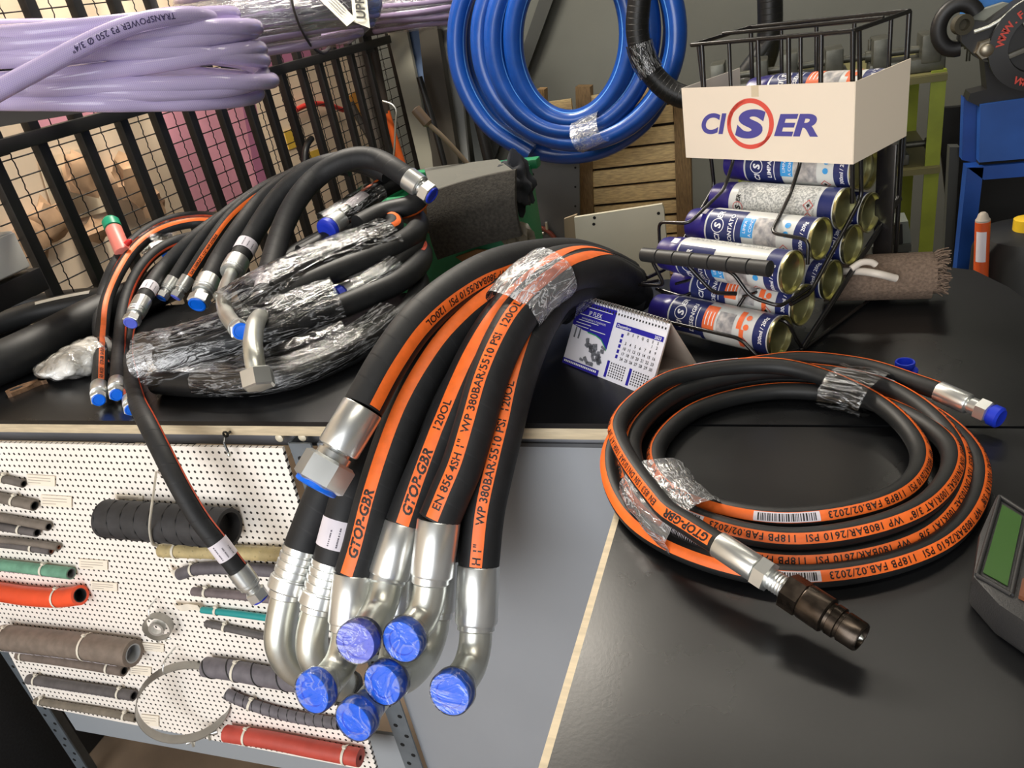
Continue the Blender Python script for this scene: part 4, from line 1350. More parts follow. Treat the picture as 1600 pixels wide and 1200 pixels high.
# front lips
wire([K(AL, .03, .0), K(AL, -.022, .012), K(AL + .055, -.026, .034), K(-.038, -.026, .034), K(-.012, -.026, .012), K(AR, .036, .003)], 'front_lip')
wire([K(-.10, -.026, .034), K(-.085, .010, .006)], 'lip_stay', .0026)
wire([K(AL + .01, .02, .066), K(AL - .002, -.012, .070), K(AL + .05, -.014, .078), K(AL + .035, -.020, .115), K(-.050, -.020, .115), K(-.028, -.018, .086), K(AR, -.012, .078), K(AR, .052, .078)], 'front_lip')
wire([K(-.115, -.020, .115), K(-.085, -.010, .078), K(-.068, .012, .072)], 'lip_stay', .0026)
wire([K(AL, .05, .03), K(AL + .004, .018, .055), K(AL + .055, .014, .052), K(AL + .065, .030, .058)], 'side_hook')
wire([K(-.058, .016, .070), K(-.068, .008, .050), K(AR - .004, .010, .050), K(AR, .020, .024), K(AR, .036, .003)], 'side_hook')
for a, s, e in ((-.150, -1, AL - .004), (-.055, 1, AR)):
    wire([K(a, .136, ZT_), K(a, .136, .199), K(a, .112, .166), K(a + s * .012, .050, .139), K(e, .048, .137), K(e, .046, .108)], 'retaining_wire')
# wires that carry the two rows
for a in (-.15, -.05):
    wire([K(a, .000, .076), K(a, .052, .066), K(a, .168, .126), K(a, .270, .140)], 'runner', .0020)
    wire([K(a, .020, .004), K(a, .268, .088)], 'runner', .0020)
    wire([K(a, .140, .233), K(a, .268, .236)], 'runner', .0020)
# top frame and its uprights
for u, z in ((.136, ZT_), (.205, ZT_ + .002), (.268, ZT_)):
    wire([K(AL, u, z), K(AR, u, z)], 'top_rail', .0027)
for a in (AL, AR): wire([K(a, .136, ZT_), K(a, .268, ZT_)], 'top_rail', .0027)
for a in (-.190, -.110, -.070, -.030): wire([K(a, .136, ZT_), K(a, .136, .20)], 'upright', .0027)
for a in (-.160, -.110, -.060, -.015): wire([K(a, .268, ZT_), K(a, .268, .10)], 'upright', .0025)
wire([K(AR, .136, ZT_), K(AR, .146, .15)], 'upright', .0027)
# segmented grip on the front lip
grip = MB(); p0, p1 = K(-.178, -.026, .121), K(.002, -.024, .127)
dg = nrm(p1 - p0); Lg = np.linalg.norm(p1 - p0); prof = []
n = 7
for k in range(n):
    s0 = Lg * k / n
    prof += [(s0 + .0006, .0078), (s0 + .0012, .0088), (s0 + Lg / n - .0006, .0092), (s0 + Lg / n, .0076)]
part(rack, 'grip', grip.lathe(p0, dg, prof, 20), mat('black_segmented_rubber', (38, 38, 38), .5), 'segmented black rubber grip')
# carton round the top
cart = thing('display_carton', 'white carton sleeve with red and blue lettering round the top of the wire rack', 'carton', K(-.1, .2, .2), None)
cm = mat('white_carton', (238, 224, 204), .55); C0, CW, CD, CH = K(-.222, .131, .2005), .235, .131, .0905
ccol = part(cart, 'front_panel', MB().box(C0 + RA * CW / 2 + UP * CH / 2, (CW, .0012, CH), rotz(-th)), cm, smooth=0)
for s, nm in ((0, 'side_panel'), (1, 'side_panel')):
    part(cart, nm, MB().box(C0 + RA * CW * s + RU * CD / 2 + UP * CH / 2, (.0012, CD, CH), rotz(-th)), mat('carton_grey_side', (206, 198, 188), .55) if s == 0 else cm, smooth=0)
L0 = C0 - RU * .0009
lt = MB(); blue_ink = mat('blue_violet_ink', (78, 74, 152), .5)
flat_text(lt, 'CI', L0 + RA * .0255 + UP * .0335, RA, UP, .0345, .035, .24, 1.0, 'l', width=.0425)
flat_text(lt, 'ER', L0 + RA * .1335 + UP * .0320, RA, UP, .0345, .038, .24, 1.0, 'l', width=.059)
part(ccol, 'lettering', lt, blue_ink, 'blue lettering CI ER', smooth=0, kind='stuff')
lt = MB(); flat_text(lt, 'S', L0 + RA * .0800 + UP * .0300, RA, UP, .0440, .055, .18, 1.0, 'l', width=.0440)
part(ccol, 'lettering', lt, blue_ink, 'large blue letter S', smooth=0)


def crescent(mb, cx, cz, R, dx, dz, r, a0, a1, n=48):
    V, F = [], []
    for k in range(n + 1):
        q = math.radians(a0 + (a1 - a0) * k / n)
        V.append(L0 + RA * (cx + R * math.cos(q)) + UP * (cz + R * .92 * math.sin(q)))
        rr = R - (R - r) * min(1.0, 1.35 * math.sin(math.pi * k / n)**.7)
        V.append(L0 + RA * (cx + rr * math.cos(q)) + UP * (cz + rr * .92 * math.sin(q)))
    mb.add(V, [(2 * k, 2 * k + 1, 2 * k + 3, 2 * k + 2) for k in range(n)])


rm = mat('red_ring_ink', (222, 84, 70), .5)
mb = MB(); crescent(mb, .1025, .0460, .0325, -.0024, .0012, .0262, -75, 190); part(ccol, 'ring', mb, rm, 'red ring, upper sweep', smooth=0)
mb = MB(); crescent(mb, .1005, .0440, .0325, .0024, -.0004, .0266, 95, 345); part(ccol, 'ring', mb, rm, 'red ring, lower sweep', smooth=0)
part(ccol, 'tape', MB().box(C0 + RA * .110 + UP * (CH - .0065) - RU * .0009, (.010, .0004, .013), rotz(-th)), mat('beige_tape', (214, 198, 168), .4), 'piece of beige tape', smooth=0)

# ================================================================== desk calendar
BL, BR = onz(879, 566, Z0), onz(1014, 620, Z0)
W_ = nrm(BR - BL); W_[2] = 0; W_ = nrm(W_); Dp = np.cross(UP, W_)
BB = onz(1100, 578, Z0); dep_ = float((BB - BR) @ Dp)
ap = BR + Dp * dep_ * .52
r0 = ray(1056, 509); tt = ((ap - EYE) @ Dp) / (r0 @ Dp); Hc = (EYE + r0 * tt)[2] - Z0
wid = float((BR - BL) @ W_)
cal = thing('desk_calendar', 'spiral bound desk calendar standing like a tent on the bench', 'calendar', BL)
TL_ = BL + Dp * dep_ * .52 + UP * Hc; fy = nrm(TL_ - BL); fh = np.linalg.norm(TL_ - BL); fn = np.cross(W_, fy)   # fn points to the front
paper = mat('calendar_paper', (226, 224, 232), .75, spec=.15); board = mat('grey_card', (176, 164, 152), .6)


def F2(x, y, l=.0010):
    return BL + W_ * x + fy * y + fn * l


page = part(cal, 'page', MB().prism([F2(0, 0, -.0004), F2(wid, 0, -.0004), F2(wid, fh, -.0004), F2(0, fh, -.0004)], fn * .0010), paper, smooth=0)
part(cal, 'back_board', MB().prism([BL + Dp * .003, BR + Dp * .003, BR + Dp * (dep_ * .52) + UP * (Hc - .001), BL + Dp * (dep_ * .52) + UP * (Hc - .001)], Dp * .001), board, smooth=0)
part(cal, 'rear_board', MB().prism([BL + Dp * dep_, BR + Dp * dep_, BR + Dp * (dep_ * .53) + UP * Hc, BL + Dp * (dep_ * .53) + UP * Hc], Dp * .0012), board, smooth=0)
part(cal, 'foot', MB().prism([BL + UP * .0005 + Dp * .004, BR + UP * .0005 + Dp * .004, BR + Dp * dep_ + UP * .0005, BL + Dp * dep_ + UP * .0005], UP * .001), board, smooth=0)
s = np.linspace(.004, wid - .004, 30)
hx = MB()
for x in s:
    c0 = F2(x, fh, 0) + Dp * .001
    hx.tube([c0 + (.0048 * (math.cos(q) * fn + math.sin(q) * UP)) + W_ * .0010 * q / 6 for q in np.linspace(-2.2, 3.6, 12)], .0006, 5)
part(cal, 'spiral_binding', hx, M['zinc'], 'silver wire spiral', kind='stuff', smooth=60)
hh = MB()
for x in s: hh.add([F2(x - .0011, fh - .0075, .0013), F2(x + .0011, fh - .0075, .0013), F2(x + .0011, fh - .0050, .0013), F2(x - .0011, fh - .0050, .0013)], [(0, 1, 2, 3)])
part(page, 'punched_holes', hh, M['hole'], kind='stuff', smooth=0)
cb = mat('calendar_blue', (46, 40, 150), .75, spec=.1)
u = wid; h = fh
bl = MB()
top = [F2(0, h * .97), F2(0, h * .60), F2(u * .06, h * .585), F2(u * .14, h * .56), F2(u * .26, h * .555), F2(u * .36, h * .52), F2(u * .44, h * .42), F2(u * .455, h * .40), F2(u * .455, h * .97)]
bl.add(top, [tuple(range(9))])
bl.add([F2(0, 0), F2(u * .44, 0), F2(u * .44, h * .085), F2(0, h * .085)], [(0, 1, 2, 3)])
part(page, 'blue_print', bl, cb, 'blue printed fields', kind='stuff', smooth=0)
bh = MB()
bh.add([F2(u * .485, h * .745), F2(u * .985, h * .745), F2(u * .985, h * .815), F2(u * .485, h * .815)], [(0, 1, 2, 3)])
for x in (.50, .745): bh.add([F2(u * x, h * .03), F2(u * (x + .028), h * .03), F2(u * (x + .028), h * .27), F2(u * x, h * .27)], [(0, 1, 2, 3)])
for k in range(5): bh.add([F2(u * .565, h * (.635 - .075 * k)), F2(u * .59, h * (.635 - .075 * k)), F2(u * .59, h * (.685 - .075 * k)), F2(u * .565, h * (.685 - .075 * k))], [(0, 1, 2, 3)])
part(page, 'calendar_bars', bh, cb, 'blue bars', kind='stuff', smooth=0)
gw = MB(); g0 = [(.20, .555), (.30, .548), (.37, .515), (.44, .42), (.455, .385)]
gw.add([F2(u * x, h * (y + .004), .0013) for x, y in g0] + [F2(u * x, h * (y - .012), .0013) for x, y in reversed(g0)], [tuple(range(10))])
part(page, 'green_curve', gw, mat('calendar_green', (40, 150, 90), .5), 'green curved line', smooth=0)
wt = MB()
flat_text(wt, 'JP FLEX', F2(u * .235, h * .80, .0015), W_, fy, h * .085, .01, 0, 1, 'c')
flat_text(wt, 'MANGUEIRAS E CONEXOES', F2(u * .235, h * .715, .0015), W_, fy, h * .038, 0, 0, 1.1, 'c')
for x0, x1, y in ((.06, .42, .90), (.06, .42, .775), (.06, .30, .69), (.04, .22, .645), (.04, .20, .60), (.22, .40, .595)):
    wt.add([F2(u * x0, h * y, .0015), F2(u * x1, h * y, .0015), F2(u * x1, h * (y + .010), .0015), F2(u * x0, h * (y + .010), .0015)], [(0, 1, 2, 3)])
for x0 in np.arange(.02, .40, .021): wt.add([F2(u * x0, h * .035, .0015), F2(u * (x0 + .015), h * .035, .0015), F2(u * (x0 + .015), h * .065, .0015), F2(u * x0, h * .065, .0015)], [(0, 1, 2, 3)])
flat_text(wt, 'Dezembro', F2(u * .50, h * .758, .0015), W_, fy, h * .062, .012, 0, 1)
flat_text(wt, '2023', F2(u * .965, h * .758, .0015), W_, fy, h * .062, .012, 0, 1, 'r')
part(page, 'white_print', wt, M['white_ink'], kind='stuff', smooth=0)
kt = MB()
for k, d in enumerate('DSTQQSS'): flat_text(kt, d, F2(u * (.635 + .052 * k), h * .69, .0015), W_, fy, h * .05, .02, 0, 1, 'c')
day = 1; col = 5
for row in range(5):
    while col < 7 and day <= 30:
        flat_text(kt, str(day), F2(u * (.635 + .052 * col), h * (.625 - .075 * row), .0015), W_, fy, h * .060, .008, 0, 1, 'c'); day += 1; col += 1
    col = 0
for x in (.545, .79):
    for i in range(7):
        for j in range(6): kt.add([F2(u * (x + .025 * i), h * (.06 + .036 * j), .0015), F2(u * (x + .025 * i + .012), h * (.06 + .036 * j), .0015), F2(u * (x + .025 * i + .012), h * (.078 + .036 * j), .0015), F2(u * (x + .025 * i), h * (.078 + .036 * j), .0015)], [(0, 1, 2, 3)])
part(page, 'black_print', kt, M['ink'], kind='stuff', smooth=0)
ft = MB(); g = np.random.default_rng(9)
for x, y in [(.05, .42), (.10, .42)]: ft.add([F2(u * x, h * y, .0012), F2(u * (x + .02), h * y, .0012), F2(u * (x + .018), h * (y + .16), .0012), F2(u * (x + .004), h * (y + .16), .0012)], [(0, 1, 2, 3)])
for k in range(24):
    x, y = .20 + .24 * g.random(), .10 + .36 * g.random(); a = g.random() * 3; w, l = .010 + .008 * g.random(), .02 + .022 * g.random()
    V = [F2(u * (x + l * math.cos(a) * i - w * math.sin(a) * j), h * (y + 1.4 * (l * math.sin(a) * i + w * math.cos(a) * j)), .0012) for i, j in ((-1, -1), (1, -1), (1, 1), (.6, 1.6), (-1, 1))]
    ft.add(V, [tuple(range(5))])
part(page, 'fitting_pictures', ft, mat('grey_fitting_picture', (112, 114, 122), .5, var=.4, vscale=300), 'small printed pictures of fittings', kind='stuff', smooth=0)

# ================================================================== samples fixed to the perforated board
YB = 0.7125                                     # front face of the board at its top; its foot stands out a little
wires_tie = []


def on_board(px, py, off):
    r = ray(px, py)
    return EYE + r * ((YB - off + TILT * (EYE[2] - 0.915)) / (r[1] - TILT * r[2]))


def tie(root, path, d, r, tail=True):
    p, t = path.at(d)
    n = nrm(A(0, -1, 0) - t * (A(0, -1, 0) @ t)); b = np.cross(t, n)
    mb = MB()
    q = np.linspace(0, 2 * math.pi, 22, endpoint=False)
    ring = [p + (r + .0012) * (math.cos(k) * n + math.sin(k) * b) for k in q]
    w = .0022; V, F = [], []
    for c in ring: V += [c - t * w, c + t * w]
    m = len(ring)
    F = [(2 * i, 2 * i + 1, (2 * i + 3) % (2 * m), (2 * i + 2) % (2 * m)) for i in range(m)]
    mb.add(V, F)
    s = 1 if b[2] > 0 else -1
    e = p + (r + .001) * b * s
    mb.box(e - n * .002 + A(0, 0, .001), (.006, .004, .004))
    return part(root, 'cable_tie', mb, M['tie'], 'white cable tie', smooth=60)


def sample(name, label, cat, px, rpx, m, ties, bore=.62, bore_m=None, group=None, seg=22, off=None, text=None, at='last', spiral=None):
    scale = float((on_board(px[-1][0], px[-1][1], .02) - EYE) @ RW[:, 2]) / FPX
    r = rpx * scale
    pts = [on_board(x, y, r + .0015 if off is None else off) for x, y in px]
    P = Path(pts, max(.006, r * .6))
    root = thing(name, label, cat, P.P[len(P.P) // 2] - A(0, 0, r), group)
    tb = MB(); tb.tube(P.P, r, seg, caps=False)
    for i, s in ((0, -1), (-1, 1)):
        p, t = P.P[i], P.T[i] * s
        tb.lathe(p, t, [(0, r), (0, r * bore), (-.02, r * bore * .98), (-.02, .0001)], seg, caps=False)
    body = part(root, 'hose_wall', tb, m, smooth=45)
    for i, s in ((0, -1), (-1, 1)):
        p, t = P.P[i], P.T[i] * s
        part(body, 'bore', MB().lathe(p, t, [(.0004, r * bore * 1.15), (.0004, r * bore), (-.018, r * bore * .96), (-.018, .0001)], seg, caps=False), bore_m or M['hole'], 'dark inner lining', smooth=45)
    if spiral:
        p0, hgt, wdt = spiral[:3]
        d = np.arange(0.0, P.len, .004)
        turns = P.len / p0
        cen, dd = P.cut(0.001, P.len - .001, .0025)
        T, N, B = frames(cen)
        pts = [cen[i] + (r + hgt * .3) * (math.cos(2 * math.pi * dd[i] / p0) * N[i] + math.sin(2 * math.pi * dd[i] / p0) * B[i]) for i in range(len(cen))]
        part(body, 'spiral_rib', MB().tube(pts, wdt, 6), spiral[3] if len(spiral) > 3 else m, 'spiral rib', smooth=60)
    for f in ties: tie(root, P, P.len * f, r)
    if text:
        sf = Surf(P, r, lambda p, t, u: nrm(A(0, -1, -.55)))
        t = MB(); dashes(t, sf, text[1] * P.len, P.len * .92, text[2] * .6, 0.0)
        part(body, 'pale_marking', t, M['label'], 'faded pale print', smooth=0, kind='stuff')
    return root, P, r


grey_r = lambda n, c: rubber(n, c, .55, ring=60, amount=.12)
m1 = grey_r('dusty_grey_rubber', (104, 98, 94)); m2 = grey_r('dusty_brown_grey_rubber', (116, 108, 100)); m3 = grey_r('dusty_dark_rubber', (94, 90, 90))
sg = 'hose samples tied to the perforated board'
lining = mat('black_lining', (34, 33, 33), .6)
sample('hose_sample', 'short grey hose sample, topmost at the outer edge of the board', 'hose sample', [(-30, 741), (0, 747), (37, 756)], 6.5, m1, [.55], group=sg)
sample('hose_sample', 'dusty brown-grey hose sample with wide black bore, second from the top', 'hose sample', [(-30, 772), (10, 780), (54, 790)], 8.5, m2, [.64], .7, lining, sg)
sample('hose_sample', 'front one of the twin tube samples above the copper-bored pair', 'hose sample', [(-30, 818), (10, 824), (58, 832)], 7.2, m3, [.72], .66, lining, sg)
sample('hose_sample', 'rear one of the twin tube samples above the copper-bored pair', 'hose sample', [(-20, 806), (30, 814), (76, 823)], 7.0, m2, [], .66, lining, sg)
cop = mat('copper_bore', (150, 92, 66), .5)
sample('hose_sample', 'front one of the twin hose samples with coppery bores', 'hose sample', [(-30, 847), (20, 852), (80, 861)], 6.3, m3, [.75], .55, cop, sg)
sample('hose_sample', 'rear one of the twin hose samples with coppery bores', 'hose sample', [(-20, 842), (40, 847), (92, 855)], 5.6, m2, [], .5, cop, sg)
sample('hose_sample', 'dusty green hose sample above the orange one', 'hose sample', [(-30, 880), (20, 885), (70, 891), (111, 896)], 9.5, grey_r('dusty_green_rubber', (108, 158, 134)), [.72], .72, mat('grey_lining', (104, 104, 104), .6), sg, text=('WATER  150 PSI', .30, .008))
sample('hose_sample', 'thick bright orange hose sample with black bore', 'hose sample', [(-40, 921), (0, 925), (40, 931), (90, 934), (125, 930)], 15.5, mat('orange_hose_wall', (232, 82, 44), .42, var=.15, vscale=14), [.80], .62, lining, sg)
sample('hose_sample', 'thickest brown-grey hose sample with pale bore, below the orange one', 'hose sample', [(4, 996), (70, 1003), (140, 1011), (208, 1021)], 21, grey_r('worn_brown_rubber', (122, 110, 100)), [.05, .68], .62, mat('pale_bore', (158, 160, 162), .6), sg, text=('PRESS  300 PSI   HOSE No 12', .06, .012))
sample('hose_sample', 'plain brown-grey hose sample directly under the thickest one', 'hose sample', [(30, 1023), (90, 1031), (150, 1040), (194, 1048)], 9, grey_r('brown_rubber', (116, 104, 96)), [.05, .87], .6, lining, sg)
sample('hose_sample', 'dark hose sample with a row of pale print, third up from the board bottom', 'hose sample', [(45, 1061), (100, 1070), (160, 1079), (209, 1087)], 8.2, m3, [.08, .88], .66, lining, sg, text=('FLEX 20 BAR 300 PSI  HOSE MADE', .12, .007))
sample('hose_sample', 'thinnest hose sample along the bottom edge of the board', 'hose sample', [(56, 1095), (110, 1104), (170, 1114), (212, 1123)], 5.8, grey_r('dusty_thin_rubber', (122, 114, 102)), [.06, .90], .5, lining, sg)
# middle column
bm_ = rubber('black_sleeve_rubber', (52, 52, 54), .6, ring=0, amount=.1)
sample('hose_sample', 'wide black ribbed sleeve hanging from a white tie behind the long hose', 'hose sample', [(167, 810), (230, 815), (300, 821), (358, 826)], 31.5, bm_, [], .80, lining, sg, 32, spiral=(.0245, .0022, .0012, lining))
mb = MB(); p_a, p_b, p_c = on_board(244, 738, .002), on_board(236, 800, .060), on_board(238, 848, .058)
mb.tube(spline([p_a, on_board(240, 770, .036), p_b, on_board(234, 826, .062), p_c, on_board(246, 852, .042)], .006), .0026, 8, squash=(1.0, .5))
solo('cable_tie', mb, M['tie'], 'long white cable tie holding the wide black sleeve', 'cable tie', smooth=60)
sample('hose_sample', 'yellowish clear ribbed hose sample below the black sleeve', 'hose sample', [(252, 860), (320, 862), (390, 864), (470, 868)], 12, mat('yellowed_clear_hose', (206, 188, 140), .28, trans=.25, var=.15, vscale=60), [.12], .75, mat('amber_bore', (120, 100, 60), .4), sg, spiral=(.0085, .0012, .0014))
sample('hose_sample', 'bent dark grey hose sample with a paper tag, below the yellowish one', 'hose sample', [(281, 897), (310, 889), (360, 888), (437, 893), (520, 900)], 10.5, grey_r('slate_rubber', (98, 94, 100)), [.12], .6, lining, sg)
sample('hose_sample', 'straight brownish grey hose sample above the teal one', 'hose sample', [(302, 924), (370, 930), (440, 938), (520, 946)], 7.5, grey_r('warm_grey_rubber', (112, 102, 104)), [.10], .55, lining, sg)
sample('hose_sample', 'teal plastic hose sample', 'hose sample', [(316, 953), (370, 959), (430, 967), (530, 979)], 5.8, mat('teal_plastic', (40, 150, 150), .28), [.11], .5, lining, sg)
sample('hose_sample', 'slender dark hose sample right under the teal one', 'hose sample', [(322, 974), (370, 985), (430, 997), (524, 1006)], 6, m3, [.15, .92], .5, lining, sg)
sp_m = grey_r('grey_spiral_plastic', (108, 104, 110))
sample('hose_sample', 'thick grey spiral wrap sample with cut bands beside the large clamp ring', 'hose sample', [(322, 1042), (360, 1047), (420, 1058), (500, 1072), (560, 1084)], 16.5, sp_m, [.22], .8, lining, sg, 26, spiral=(.046, .0016, .0011, lining))
sample('hose_sample', 'narrow grey spiral wrap sample sagging above the red one', 'hose sample', [(354, 1084), (378, 1095), (420, 1110), (470, 1122), (530, 1131)], 9.2, sp_m, [.22], .8, lining, sg, 22, spiral=(.0165, .0014, .0009, lining))
sample('hose_sample', 'flat-ended red rubber hose sample at the bottom of the board', 'hose sample', [(354, 1146), (420, 1156), (490, 1170), (563, 1184)], 14, mat('red_rubber', (186, 74, 62), .5, var=.12, vscale=30), [.17, .90], .25, mat('dark_red_bore', (96, 40, 36), .6), sg)


# clamp rings
CL_M = mat('dull_clamp_steel', (158, 156, 150), .38, .75, var=.1, vscale=20)
def clamp(label, cx, cy, rx, w, off, tilt, bolt_d, px_w):
    c = on_board(cx, cy, off); s = float((c - EYE) @ RW[:, 2]) / FPX
    R = rx * s
    ax = nrm(A(tilt[0], -1, tilt[1])); n = nrm(np.cross(ax, A(0, 0, 1))); b = np.cross(n, ax)
    root = thing('hose_clamp', label, 'clamp', c - A(0, 0, R))
    prof = [(-w / 2, R), (w / 2, R), (w / 2, R - .0012), (-w / 2, R - .0012), (-w / 2, R)]
    part(root, 'band', MB().lathe(c, ax, prof, 56, caps=False), CL_M, smooth=40)
    dn = -b if b[2] > 0 else b
    q = c + dn * (R + bolt_d * .6)
    for k in (-1, 1):
        part(root, 'lug', MB().bbox(q + n * k * bolt_d * 1.6, (bolt_d * .5, w * .8, bolt_d * 1.6), basis(n, ax), .001), M['zinc_dull'])
    part(root, 'bolt', MB().lathe(q - n * bolt_d * 3.2, n, [(0, bolt_d * .6), (bolt_d * .8, bolt_d * .6), (bolt_d * .8, bolt_d * .35), (bolt_d * 6, bolt_d * .35)], 12), M['zinc'])
    hk = MB(); hp = c - dn * R
    hk.tube(spline([hp + A(0, off * .9, .018), hp + A(0, .0, .016), hp + A(0, -w * .5, .004), hp + A(0, -w * .3, -.004), hp + A(0, w * .5, -.003)], .003), .0013, 6)
    part(root, 'hanging_wire', hk, M['zinc'], smooth=60)
    return root, c, R, ax


clamp('large open steel clamp ring with bolt hanging at the bottom of the board', 288, 1098, 69, .020, .032, (.75, .12), .0085, 1)
rt, c, R, ax = clamp('small steel clamp with a smaller ring inside hanging mid board', 247, 979, 22, .014, .020, (.30, .10), .0036, 1)
part(rt, 'inner_ring', MB().lathe(c + ax * .003, ax, [(-.005, R * .55), (.005, R * .55), (.005, R * .38), (-.005, R * .38), (-.005, R * .55)], 32, caps=False), M['zinc'], smooth=40)
# eye hook under the bench edge
o = ony(351, 684, .712)
hk = thing('eye_bolt', 'small dark eye bolt hanging under the bench edge above the board', 'hook', o)
p0, p1 = ony(350, 692, .700), ony(357, 708, .697)
part(hk, 'shank', MB().tube([o + A(0, .02, .002), o, p0, p1], .0017, 10), mat('grey_steel', (92, 94, 96), .35, .9), smooth=60)
part(hk, 'ball_end', MB().lathe(p1, p1 - p0, [(-.002, .001), (0, .0027), (.003, .0027), (.005, .001)], 14), M['zinc_dull'])
part(hk, 'eye', MB().tube([o + .0036 * (A(math.cos(q), 0, math.sin(q))) + A(0, .004, .003) for q in np.linspace(0, 2 * math.pi, 16, endpoint=False)], .0016, 6, closed=True), M['black_steel'], smooth=60)
# paper slips
slip_m = mat('cream_paper_slip', (246, 237, 220), .6)
for k, (x0, y0, x1, y1, lab) in enumerate([(42, 741, 86, 757, 'cream paper slip beside the topmost grey sample'), (64, 773, 112, 790, 'cream paper slip beside the wide black-bored sample'), (124, 873, 168, 888, 'cream paper slip beside the green sample'), (142, 908, 183, 921, 'cream paper slip beside the orange sample'),
                                          (180, 772, 223, 780, 'cream paper slip above the black sleeve'), (222, 1004, 256, 1016, 'cream paper slip beside the small clamp'), (204, 1040, 236, 1053, 'cream paper slip beside the plain brown-grey sample'), (220, 1116, 248, 1132, 'cream paper slip beside the thinnest sample')]):
    a, b_, c, d = [on_board(x, y, .0012) for x, y in ((x0, y0), (x1, y0 + 3), (x1, y1 + 3), (x0, y1))]
    rt = thing('paper_slip', lab, 'paper', d, 'paper slips on the perforated board')
    part(rt, 'paper', MB().prism([d, c, b_, a], A(0, -.0006, 0)), slip_m, smooth=0)
    t = MB()
    for j in range(3):
        f = .22 + .25 * j
        l = a + (d - a) * f; r_ = b_ + (c - b_) * f
        e = l + (r_ - l) * (.85 if j < 2 else .5)
        t.quad(l + (r_ - l) * .06 + A(0, -.0009, 0), e + A(0, -.0009, 0), e + A(0, -.0009, -.0012), l + (r_ - l) * .06 + A(0, -.0009, -.0012))
    part(rt, 'print', t, mat('slip_print', (184, 172, 160), .6) if k == 0 else bpy.data.materials['slip_print'], smooth=0, kind='stuff')
for lab, pts in [('curled paper tag by the teal sample', [(273, 946), (282, 950), (296, 948), (312, 950)]), ('crumpled paper tag on the bent grey sample', [(264, 888), (270, 896), (280, 894), (290, 898)])]:
    P = [on_board(x, y, .004 + .006 * (i % 2)) for i, (x, y) in enumerate(pts)]
    P = spline(P, .003)
    V = []
    for p in P: V += [p + A(0, -.001, .007), p + A(0, .001, -.007)]
    n = len(P)
    mb = MB(); mb.add(V, [(2 * i, 2 * i + 1, 2 * i + 3, 2 * i + 2) for i in range(n - 1)])
    V2 = [v + A(0, -.0006, 0) for v in V]; mb.add(V2, [(2 * i + 2, 2 * i + 3, 2 * i + 1, 2 * i) for i in range(n - 1)])
    solo('paper_tag', mb, slip_m, lab, 'paper', smooth=60)

# ================================================================== what stands and hangs behind the bench


def slab(root, name, px, y, th, m, label=None, tilt=0.0, top=None):
    """board with outline px seen at distance y, th thick; tilt leans the top back"""
    P = [ony(x, q, y) for x, q in px]
    z0 = min(p[2] for p in P)
    P = [ony(x, q, y + tilt * (p[2] - z0)) for (x, q), p in zip(px, P)]
    return part(root, name, MB().prism(P, A(0, th, 0)), m, label, smooth=0)


def board_thing(name, label, cat, px, y, th, m, tilt=0.0, group=None):
    c = ony(np.mean([p[0] for p in px]), max(p[1] for p in px), y)
    P = [ony(x, q, y) for x, q in px]; z0 = min(p[2] for p in P)
    P = [ony(x, q, y + tilt * (p[2] - z0)) for (x, q), p in zip(px, P)]
    return solo(name, MB().prism(P, A(0, th, 0)), m, label, cat, group, smooth=0)


def down(px_top, px_bot, y, zfloor=0.0):
    """continue a line in the picture down to height zfloor in the plane at distance y"""
    a, b = ony(*px_top, y), ony(*px_bot, y)
    t = (zfloor - a[2]) / (b[2] - a[2]); return a + (b - a) * t


def upright(name, label, cat, l0, l1, r0, r1, y, th, m, group=None, ztop=None):
    """leaning board: left edge l0 (top) to l1, right edge r0 to r1, carried on down to the floor"""
    f = lambda a, b: down(a, b, y, 0.0)
    t = lambda a, b: down(a, b, y, ztop) if ztop else ony(*a, y)
    P = [f(l0, l1), f(r0, r1), t(r0, r1), t(l0, l1)]
    return solo(name, MB().prism(P, A(0, th, 0)), m, label, cat, group, smooth=0)


# --- uprights between the fence and the blue coil
upright('white_board', 'tall off-white board leaning at the back wall beside the fence post', 'board', (604, 45), (656, 262), (634, 42), (679, 262), 2.98, .02, mat('offwhite_board', (168, 166, 150), .6), ztop=1.9)
upright('blue_board', 'narrow pale blue board behind the off-white one', 'board', (632, 42), (671, 215), (657, 42), (690, 215), 3.03, .015, mat('pale_blue_board', (118, 140, 176), .6), ztop=1.8)
upright('dark_post', 'dark brown upright post beside the pale blue board', 'post', (654, 45), (676, 255), (683, 45), (716, 252), 2.94, .04, mat('dark_brown_post', (66, 62, 54), .6), ztop=2.0)
upright('white_board', 'second off-white board, half hidden behind the blue coil', 'board', (684, 45), (712, 250), (712, 45), (732, 250), 3.02, .02, mat('offwhite_board_2', (150, 152, 150), .6), ztop=1.8)
upright('grey_board', 'grey narrow board behind the strands of the blue coil', 'board', (722, 100), (742, 250), (738, 100), (757, 250), 3.06, .02, mat('grey_narrow_board', (96, 100, 98), .6), ztop=1.7)
upright('leaning_bar', 'dark flat bar leaning on the back wall inside the blue coil', 'bar', (842, 0), (806, 105), (864, 0), (818, 125), 3.20, .02, mat('dark_bar', (62, 64, 62), .6), ztop=1.6)
